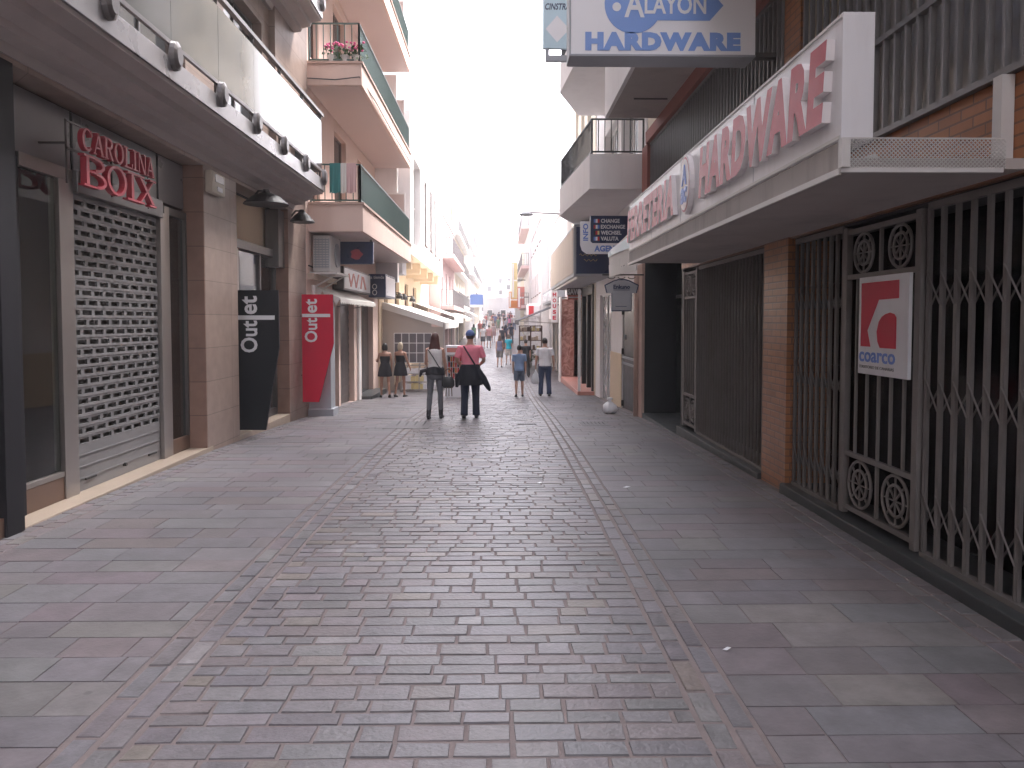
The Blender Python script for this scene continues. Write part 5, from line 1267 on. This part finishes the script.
    e = MB().ell(hc + V((0, .088, -.058)), .022, .008, .006, 8, 5); o = e.build('mouth', 'letter_red', None); o.parent = root
    # clothes
    cv_ = vox if fine else .018
    g = .011
    if top:
        kind, col = top[0], top[1]
        t = MB(); za = top[2] if len(top) > 2 else .90
        if kind == 'strapless':
            t.loft(TR([r for r in torso], g, 1.0, 1.36))
        else:
            lo = [(za, hipw * (1.0 if za < 1.0 else .88), .122, -.015)]
            t.loft(TR(lo + [r for r in torso if za + .02 < r[0] <= 1.455], g + .003))
            t.loft(TR([(1.44, .10, .08, -.01), (1.475, .078, .070, -.006)], .004))
            for s in (-1, 1):
                so_, eb, wr = armpts[s]
                if kind == 'tee': en = so_ + (eb - so_) * sleeve; t.tube([so_ + V((-s * .06, 0, .0)), so_, en], [.052, .070 * (.92 if f else 1), .062 * (.9 if f else 1)], 12)
                elif kind == 'long': t.tube([so_ + V((-s * .06, 0, .0)), so_, eb, eb + (wr - eb) * .2, wr - (wr - eb) * .06], [.052, .070, .052, .054, .038], 12)
                elif kind == 'tank': t.tube([so_ + V((-s * .09, 0, -.02)), so_ + V((-s * .035, 0, .02))], [.06, .05], 10)
        if kind == 'dress_top': pass
        solid(t, 'top', cloth(col), root, cv_, 3)
    if bottom:
        kind, col = bottom[0], bottom[1]
        t = MB()
        if kind in ('trousers', 'skinny', 'shorts'):
            t.loft(TR([r for r in torso if .79 < r[0] < 1.05], g))
            for s, a, kb in legs:
                hip, kn, an = leg_pts(s, a, kb, hz)
                if kind == 'shorts': t.tube([hip + V((0, 0, .05)), hip + (kn - hip) * .3, hip + (kn - hip) * .88], [.09 * w + g, .092 * w + g, .086 * w + g], 14)
                elif kind == 'skinny': t.tube([hip + V((0, 0, .05)), hip + (kn - hip) * .25, kn, kn + (an - kn) * .25 + V((0, -.012, 0)), kn + (an - kn) * .92], [.076 * w + g, .074 * w + g, .046 + g, .049 + g, .033 + g], 14)
                else: t.tube([hip + V((0, 0, .05)), hip + (kn - hip) * .25, kn, kn + (an - kn) * .5, an - V((0, .01, .02))], [.088 * w + g, .088 * w + g, .068 + g, .062 + g, .066 + g], 14)
        elif kind in ('skirt', 'dress'):
            L = bottom[2]
            zs = [(1.10 if kind == 'dress' else 1.04, waist, .105), (.95, hipw * 1.02, .13), (.95 - (.95 - L) * .5, hipw * 1.12, .15), (L, hipw * 1.22, .17)]
            t.loft([[V((rx * w * (1 + (.06 * math.sin(7 * q) if i > 1 else 0)) * math.cos(q) + g * math.cos(q), (ry * w + g) * math.sin(q) * (1 + (.06 * math.cos(5 * q) if i > 1 else 0)) - .01, z + dz)) for q in [2 * math.pi * j / 28 for j in range(28)]] for i, (z, rx, ry) in enumerate(zs)])
        solid(t, {'dress': 'dress', 'skirt': 'skirt', 'shorts': 'shorts'}.get(kind, 'trousers'), cloth(col), root, cv_, 3)
    if shoes:
        for s, an, d, u, heel, kn in feet:
            t = MB()
            t.loft([[heel + d * tt + V((ww * math.cos(q) + .008 * s * tt * 6, 0, 0)) + u * (hh * math.sin(q) + hh - .036) for q in [2 * math.pi * j / 12 for j in range(12)]] for tt, ww, hh in ((-.018, .024, .028), (.03, .040, .043), (.10, .045, .036), (.17, .052, .028), (.225, .043, .02), (.252, .02, .013))])
            if shoes[1] == 'boot': t.tube([an - u * .03, an + (kn - an) * .32], [.046, .052], 12); t.box(heel.x - .02, heel.x + .02, heel.y - .015, heel.y + .03, heel.z - .06, heel.z)
            if shoes[1] == 'heel': t.box(heel.x - .012, heel.x + .012, heel.y - .012, heel.y + .015, heel.z - .07, heel.z)
            solid(t, 'shoe', cloth(shoes[0], .5), root, cv_, 2)
    # hair
    hk, hcol = hair; t = MB(); hm = mat('hair', hcol, .5, .35, 26, .5, 60)
    t.ell(hc + V((0, -.016, .016)), .083, .094, .112, 16, 12)
    if hk == 'short': cut = -.055
    else: cut = -.10
    tv = []
    for p in t.v:
        q = p - hc
        if q.y > .045 and q.z < .06: p.y = hc.y + .045
        if q.z < cut: p.z = hc.z + cut
        tv.append(p)
    t.v = tv
    if hk == 'long':
        t.loft([[hc + V((rx * math.cos(q), yy + ry * math.sin(q), z)) for q in [2 * math.pi * j / 14 for j in range(14)]] for z, rx, ry, yy in ((.04, .085, .07, -.03), (-.08, .10, .065, -.05), (-.20, .125, .055, -.075), (-.30, .115, .042, -.09), (-.38, .07, .026, -.095))])
        for i in range(9): xx = -.1 + .025 * i; t.tube([hc + V((xx * .8, -.07, -.1)), hc + V((xx, -.10 - .01 * (i % 2), -.25)), hc + V((xx * .9 + .01 * math.sin(i * 2), -.105, -.40 - .03 * (i % 3)))], [.022, .02, .006], 6)
    if hk == 'bob':
        t.loft([[hc + V((rx * math.cos(q), yy + ry * math.sin(q), z)) for q in [2 * math.pi * j / 14 for j in range(14)]] for z, rx, ry, yy in ((.03, .088, .08, -.025), (-.06, .094, .075, -.035), (-.12, .08, .05, -.045))])
    if hk == 'bun': t.ell(hc + V((0, -.09, .06)), .04, .04, .04)
    solid(t, 'hair' if hk != 'cap' else 'cap', hm, root, .009 if fine else .02, 2)
    if hk == 'cap':
        pass
    root['_dz'] = dz
    if extra: extra(root, dz, hc, armpts, k)
    if '_dz' in root: del root['_dz']
    return root, armpts, k
def child(mb, name, m_, root, **kw):
    o = mb.build(name, m_, None, None, **kw); o.parent = root; return o
def world_of(root, p, k):
    return V(root.location) + Euler((0, 0, root.rotation_euler[2])).to_matrix() @ (V(p) * k)

# the strolling couple
def woman_extra(root, dz, hc, ap, k):
    t = MB(); t.tube([(-.13, -.10, 1.42 + dz), (-.03, -.135, 1.28 + dz), (.09, -.135, 1.08 + dz), (.17, -.08, .99 + dz)], .011, 6); child(t, 'strap', 'iron', root)
    t = MB(); t.loft([[V((rx * math.cos(q) , (ry) * math.sin(q) - .01, z + dz + .015 * math.sin(3 * q))) for q in [2 * math.pi * j / 24 for j in range(24)]] for z, rx, ry in ((1.06, .165, .13), (1.02, .19, .15), (.95, .20, .165), (.90, .205, .17))])
    t.tube([(-.16, -.1, 1.0 + dz), (-.27, -.10, .97 + dz), (-.30, -.08, .86 + dz)], [.04, .045, .02], 8)
    solid(t, 'tied_jacket', cloth((.022, .022, .028)), root, .0085, 2)
person('woman with long auburn hair, white top, grey skinny jeans and black ankle boots', -1.30, 15.2, 1.69, R(-3), 'f', .32, None, ('tank', (.82, .78, .76), 1.0), ('skinny', (.14, .14, .155)), ((.018, .018, .02), 'boot'), ('long', (.085, .028, .022)),
       {-1: ((-.10, .25, 0), 1.0), 1: ((.12, .1, 0), .35)}, .98, True, woman_extra)
wb = thing('handbag', 'dark slouchy handbag hanging at the auburn woman\'s right side', 'handbag', (-1.03, 15.05, zg(15) + .55))
t = MB(); z = zg(15.1) + .62
t.loft([[V((-1.03 + rx * math.cos(q), 15.05 + ry * math.sin(q), z + zz)) for q in [2 * math.pi * j / 14 for j in range(14)]] for zz, rx, ry in ((0, .09, .05), (.05, .13, .075), (.14, .125, .07), (.22, .09, .045))]); t.build('body', 'iron', wb, smooth=True)
t = MB(); t.tube([(-1.10, 15.05, z + .2), (-1.09, 15.05, z + .34), (-1.03, 15.05, z + .38), (-.97, 15.05, z + .34), (-.95, 15.05, z + .2)], .012, 6); [t.tube([(-1.06 + .05 * i, 15.0, z + .02), (-1.07 + .06 * i, 14.98, z - .16)], .01, 5) for i in range(3)]; t.build('handle', 'wood', wb)
def man_extra(root, dz, hc, ap, k):
    t = MB(); t.tube([(-.13, -.12, 1.45 + dz), (-.04, -.142, 1.30 + dz), (.07, -.14, 1.12 + dz), (.14, -.12, 1.0 + dz)], .016, 6); child(t, 'strap', 'iron', root)
    t = MB()
    t.loft([[V((rx * math.cos(q) * (1 + .05 * math.sin(6 * q)) + sx, ry * math.sin(q) - .02, z + dz)) for q in [2 * math.pi * j / 26 for j in range(26)]] for z, rx, ry, sx in ((1.08, .175, .135, 0), (1.02, .20, .155, 0), (.90, .23, .175, .01), (.76, .255, .18, .015), (.66, .25, .16, .01))])
    t.tube([(.15, -.08, .96 + dz), (.27, -.08, .78 + dz), (.37, -.06, .60 + dz), (.40, -.05, .54 + dz)], [.07, .075, .05, .02], 10); t.tube([(-.16, -.06, .96 + dz), (-.25, -.08, .78 + dz), (-.27, -.08, .62 + dz)], [.06, .065, .03], 10)
    solid(t, 'tied_jacket', cloth((.012, .014, .022)), root, .0085, 2)
    t = MB(); t.ell(hc + V((0, -.005, .035)), .094, .112, .098, 18, 10); t.loft([[hc + V((.07 * math.cos(q), .09 + .08 * max(0, math.sin(q)), .035 + zz)) for q in [2 * math.pi * j / 14 for j in range(14)]] for zz in (0, .012)])
    for p in t.v:
        if p.z < hc.z + .01: p.z = hc.z + .01
    solid(t, 'cap', cloth((.10, .15, .33)), root, .009, 2)
person('man in a salmon pink top and blue cap, dark jacket round his waist', -.60, 15.25, 1.74, R(2), 'm', .22, None, ('tee', (.88, .27, .34), 1.0), ('trousers', (.016, .022, .045)), ((.015, .015, .02), 'shoe'), ('short', (.05, .035, .03)),
       {-1: ((-.285, -.03, 1.16), (-.20, .17, 1.06)), 1: ((.285, -.03, 1.16), (.20, .17, 1.06))}, 1.08, True, man_extra, sleeve=.8)
# two women in black dresses by the terrace
for x, y, hh, col, kind, lab, gt in ((-3.42, 22.6, 1.60, (.018, .014, .012), 'bob', 'dark-haired woman in a short black strapless dress lifting her left heel', -.45), (-3.0, 22.9, 1.62, (.50, .42, .30), 'bob', 'blonde woman in a short black strapless dress beside the terrace curtain', .25)):
    person(lab, x, y, hh, R(14 if gt < 0 else -16), 'f', gt, SKIN2, ('strapless', (.014, .014, .02)), ('dress', (.014, .014, .02), .68), ((.02, .015, .015), 'heel'), (kind, col), {1: ((.12, .1, 0), .2), -1: ((-.16, .35, 0), 1.3)} if gt < 0 else {1: ((.22, .1, 0), .5), -1: ((-.06, .2, 0), .7)}, 1.04, True)
# boy and man on the right
person('boy in light blue T-shirt and grey-blue shorts walking beside the man in white', .58, 22.9, 1.54, R(1), 'm', .35, None, ('tee', (.22, .31, .48), .88), ('shorts', (.11, .14, .19)), ((.05, .05, .06), 'shoe'), ('short', (.012, .01, .01)), None, .98, True, sleeve=.75)
def bag_of(root, dz, hc, ap, k): root['_hand'] = [c for c in ap[-1][2]]
rt, ap, k_ = person('man in white T-shirt and blue jeans walking with a plastic bag in his hand', 1.37, 23.2, 1.76, R(1), 'm', -.3, None, ('tee', (.84, .83, .84), .90), ('trousers', (.055, .075, .14)), ((.05, .05, .055), 'shoe'), ('short', (.015, .012, .01)), {-1: ((-.16, .06, 0), .15), 1: ((.16, -.12, 0), .3)}, 1.08, True, sleeve=.7)
hw = world_of(rt, ap[-1][2], k_) + V((0, 0, -.12))
t = MB(); n = 18
t.loft([[V((hw.x + rx * (1 + .1 * math.sin(4 * q)) * math.cos(q), hw.y + ry * math.sin(q), hw.z - zz)) for q in [2 * math.pi * j / n for j in range(n)]] for zz, rx, ry in ((-.03, .02, .02), (.06, .035, .03), (.14, .09, .06), (.26, .135, .085), (.36, .14, .09), (.42, .10, .06), (.43, .03, .02))])
tag(t.build('plastic_bag', 'plastic_white', None, (hw.x, hw.y, hw.z - .4), smooth=True), 'full white plastic carrier bag held by the man in the white T-shirt', 'bag')
# people farther along
FAR = [
 (-.02, 39.5, 1.66, 'f', (.20, .20, .30), ('shorts', (.20, .19, .19)), (.10, .05, .03), 'long', 'woman in a grey-blue patterned top and grey shorts in the middle distance', 'tank'),
 (.46, 41.5, 1.64, 'f', (.02, .42, .55), ('shorts', (.5, .47, .45)), (.10, .06, .04), 'bob', 'person in a bright turquoise top beside the woman in grey shorts', 'tee'),
 (1.10, 32.5, 1.60, 'm', (.03, .03, .035), ('trousers', (.03, .03, .035)), (.02, .02, .02), 'short', 'figure all in dark clothing just ahead of the boy', 'tee'),
 (-1.30, 58, 1.72, 'm', (.66, .64, .64), ('shorts', (.06, .06, .08)), (.03, .02, .02), 'short', 'distant man in white top and black shorts left of the road', 'tee'),
 (-.85, 58.5, 1.75, 'm', (.60, .30, .30), ('shorts', (.2, .2, .22)), (.04, .03, .02), 'short', 'distant man in a pink shirt beside the man in black shorts', 'tee'),
 (-.55, 66, 1.68, 'f', (.60, .45, .45), ('skirt', (.55, .35, .35), .6), (.05, .03, .02), 'long', 'distant woman in pale rose clothes ahead of the pink-shirted man', 'tee'),
 (.18, 57, 1.70, 'm', (.03, .03, .04), ('trousers', (.04, .04, .06)), (.02, .02, .02), 'short', 'distant man in black clothes at mid street', 'tee'),
 (.45, 62, 1.66, 'f', (.05, .05, .12), ('skinny', (.03, .03, .05)), (.02, .02, .02), 'long', 'distant long-haired woman in navy at mid street', 'tee'),
 (.95, 64, 1.7, 'm', (.04, .05, .09), ('trousers', (.08, .08, .1)), (.02, .02, .02), 'short', 'distant man in dark blue near the right shops', 'tee'),
 (-1.9, 72, 1.7, 'm', (.5, .12, .10), ('trousers', (.2, .2, .2)), (.02, .02, .02), 'short', 'far man in a red top by the left awning', 'tee'),
 (-1.0, 78, 1.7, 'f', (.7, .65, .6), ('skirt', (.6, .58, .5), .6), (.3, .2, .1), 'bob', 'far fair-haired woman dressed in white', 'tee'),
 (-.2, 82, 1.75, 'm', (.2, .3, .2), ('shorts', (.3, .28, .22)), (.03, .02, .02), 'short', 'far man in a green shirt and khaki shorts', 'tee'),
 (.6, 80, 1.7, 'm', (.35, .35, .4), ('trousers', (.1, .1, .16)), (.02, .02, .02), 'short', 'far man in a grey shirt on the right of the road', 'tee'),
 (1.1, 88, 1.7, 'f', (.6, .2, .35), ('trousers', (.1, .1, .16)), (.02, .02, .02), 'long', 'far woman in a magenta top by the right houses', 'tee'),
 (-.6, 95, 1.75, 'm', (.1, .12, .3), ('trousers', (.12, .12, .14)), (.02, .02, .02), 'short', 'farthest man in blue at the top of the street', 'tee'),
 (-2.2, 64, 1.65, 'f', (.1, .3, .15), ('skinny', (.05, .05, .06)), (.03, .02, .02), 'long', 'distant woman in a green top under the left house awning', 'tee'),
]
for i, (x, y, hh, sx, tc_, bt, hcol, hk, lab, tk) in enumerate(FAR):
    person(lab, x, y, hh, R(random.uniform(-8, 8)) + (math.pi if i in (5, 9, 11, 14) else 0), sx, random.choice((-.35, .35, .25)), None, (tk, tc_, .9), bt, ((.08, .07, .07), 'shoe'), (hk, hcol), None, 1.0, False)

rc = random.Random(3)
tops = [('white', (.66, .64, .64)), ('black', (.03, .03, .04)), ('red', (.5, .07, .07)), ('navy', (.04, .05, .12)), ('grey', (.3, .3, .32)), ('pink', (.6, .32, .32))]
bots = [('black trousers', ('trousers', (.03, .03, .04))), ('blue jeans', ('trousers', (.08, .10, .18))), ('pale shorts', ('shorts', (.45, .42, .38)))]
i = 0
for tn, tcol in tops:
    for bn_, bt in bots:
        x = [-1.7, -.9, -.2, .5, 1.2, 1.6][(i * 5 + i // 6) % 6] + rc.uniform(-.2, .2); y = 86 + i * 2.1
        person('tiny far walker in a %s top and %s' % (tn, bn_), x, y, rc.uniform(1.6, 1.8), R(rc.uniform(-10, 10)), rc.choice('mf'), rc.choice((-.3, .3)), None, ('tee', tcol, .9), bt, None, ('short', (.03, .02, .02)), None, 1.0, False, group='far walkers at the top of the street')
        i += 1
# ================================================================== the street's end and the hillside
def hill_house(x, y, w_, d_, h_, m_, lab):
    z = zg(y) - .5
    t = thing('hill_house', lab, 'house', (x, y, z), 'houses on the hill at the street end' if y > 140 else None)
    b = MB(); b.box(x - w_ / 2, x + w_ / 2, y, y + d_, z, z + h_); b.box(x - w_ / 2 - .1, x + w_ / 2 + .1, y - .1, y + d_ + .1, z + h_ + .001, z + h_ + .3); b.build('wall', m_, t)
    wf, pn = MB(), MB(); n = max(2, int(w_ / 2.2)); fl = max(1, int(h_ / 3))
    for k in range(fl):
        for i in range(n):
            xc = x - w_ / 2 + w_ * (i + .5) / n; zc = z + 1.1 + 3 * k
            f_ = MB().box(xc - .5, xc + .5, y - .05, y - .001, zc, zc + 1.3).build('window', 'white_paint', t); MB().box(xc - .42, xc + .42, y - .07, y - .051, zc + .08, zc + 1.22).build('pane', 'pane', f_)
rn = random.Random(5)
hl = ['white_wall', 'cream_wall', 'grey_wall', 'pink_wall', 'white_wall']
desc = [('grey flat building closing the end of the street', -.6, 131, 4.6, 4.1, 'grey_wall'), ('long grey house straight above the street end', 0, 156, 9, 3.4, 'grey_wall'), ('small white house at the left of the hill foot', -9, 160, 7, 6, 'white_wall'), ('cream house at the right of the hill foot', 8, 162, 7, 6.5, 'cream_wall'),
        ('white two-storey house mid hill, left of centre', -4, 178, 6, 6.5, 'white_wall'), ('pinkish house mid hill, right of centre', 3.5, 182, 6, 6, 'pink_wall'), ('wide white house high on the hill', -1, 200, 9, 7, 'white_wall'),
        ('grey house high on the hill at the right', 9, 206, 7, 7, 'grey_wall'), ('cream house high on the hill at the left', -11, 204, 8, 7, 'cream_wall'), ('topmost pale house on the hill crest', 2, 232, 9, 8, 'white_wall')]
for lab, x, y, w_, h_, m_ in desc: hill_house(x, y, w_, 7, h_, m_, lab)
house('unseen tall tan house added behind the viewpoint on the left to shade the street', -4.0, 1, -14, -3.02, 17.5, 'granite_front', 4, 3, (.6, 'white_wall'))  # unseen pair of houses added to keep light off the near street
house('unseen tall cream house added behind the viewpoint on the right to shade the street', 2.95, -1, -14, -3.02, 16.5, 'cream_wall', 4, 3, (.9, 'white_wall'))
HAZE = 0.0025
if HAZE:
    hm = bpy.data.materials.new('haze'); hm.use_nodes = True; nt = hm.node_tree; nt.nodes.clear()
    out = nn(nt, 'ShaderNodeOutputMaterial'); pv_ = nn(nt, 'ShaderNodeVolumePrincipled'); setc(pv_.inputs['Color'], (1, .97, .98)); pv_.inputs['Density'].default_value = HAZE
    nt.links.new(pv_.outputs[0], out.inputs['Volume'])
    o = MB().box(-700, 700, -80, 660, -4, 75).build('haze', hm); tag(o, kind='stuff')
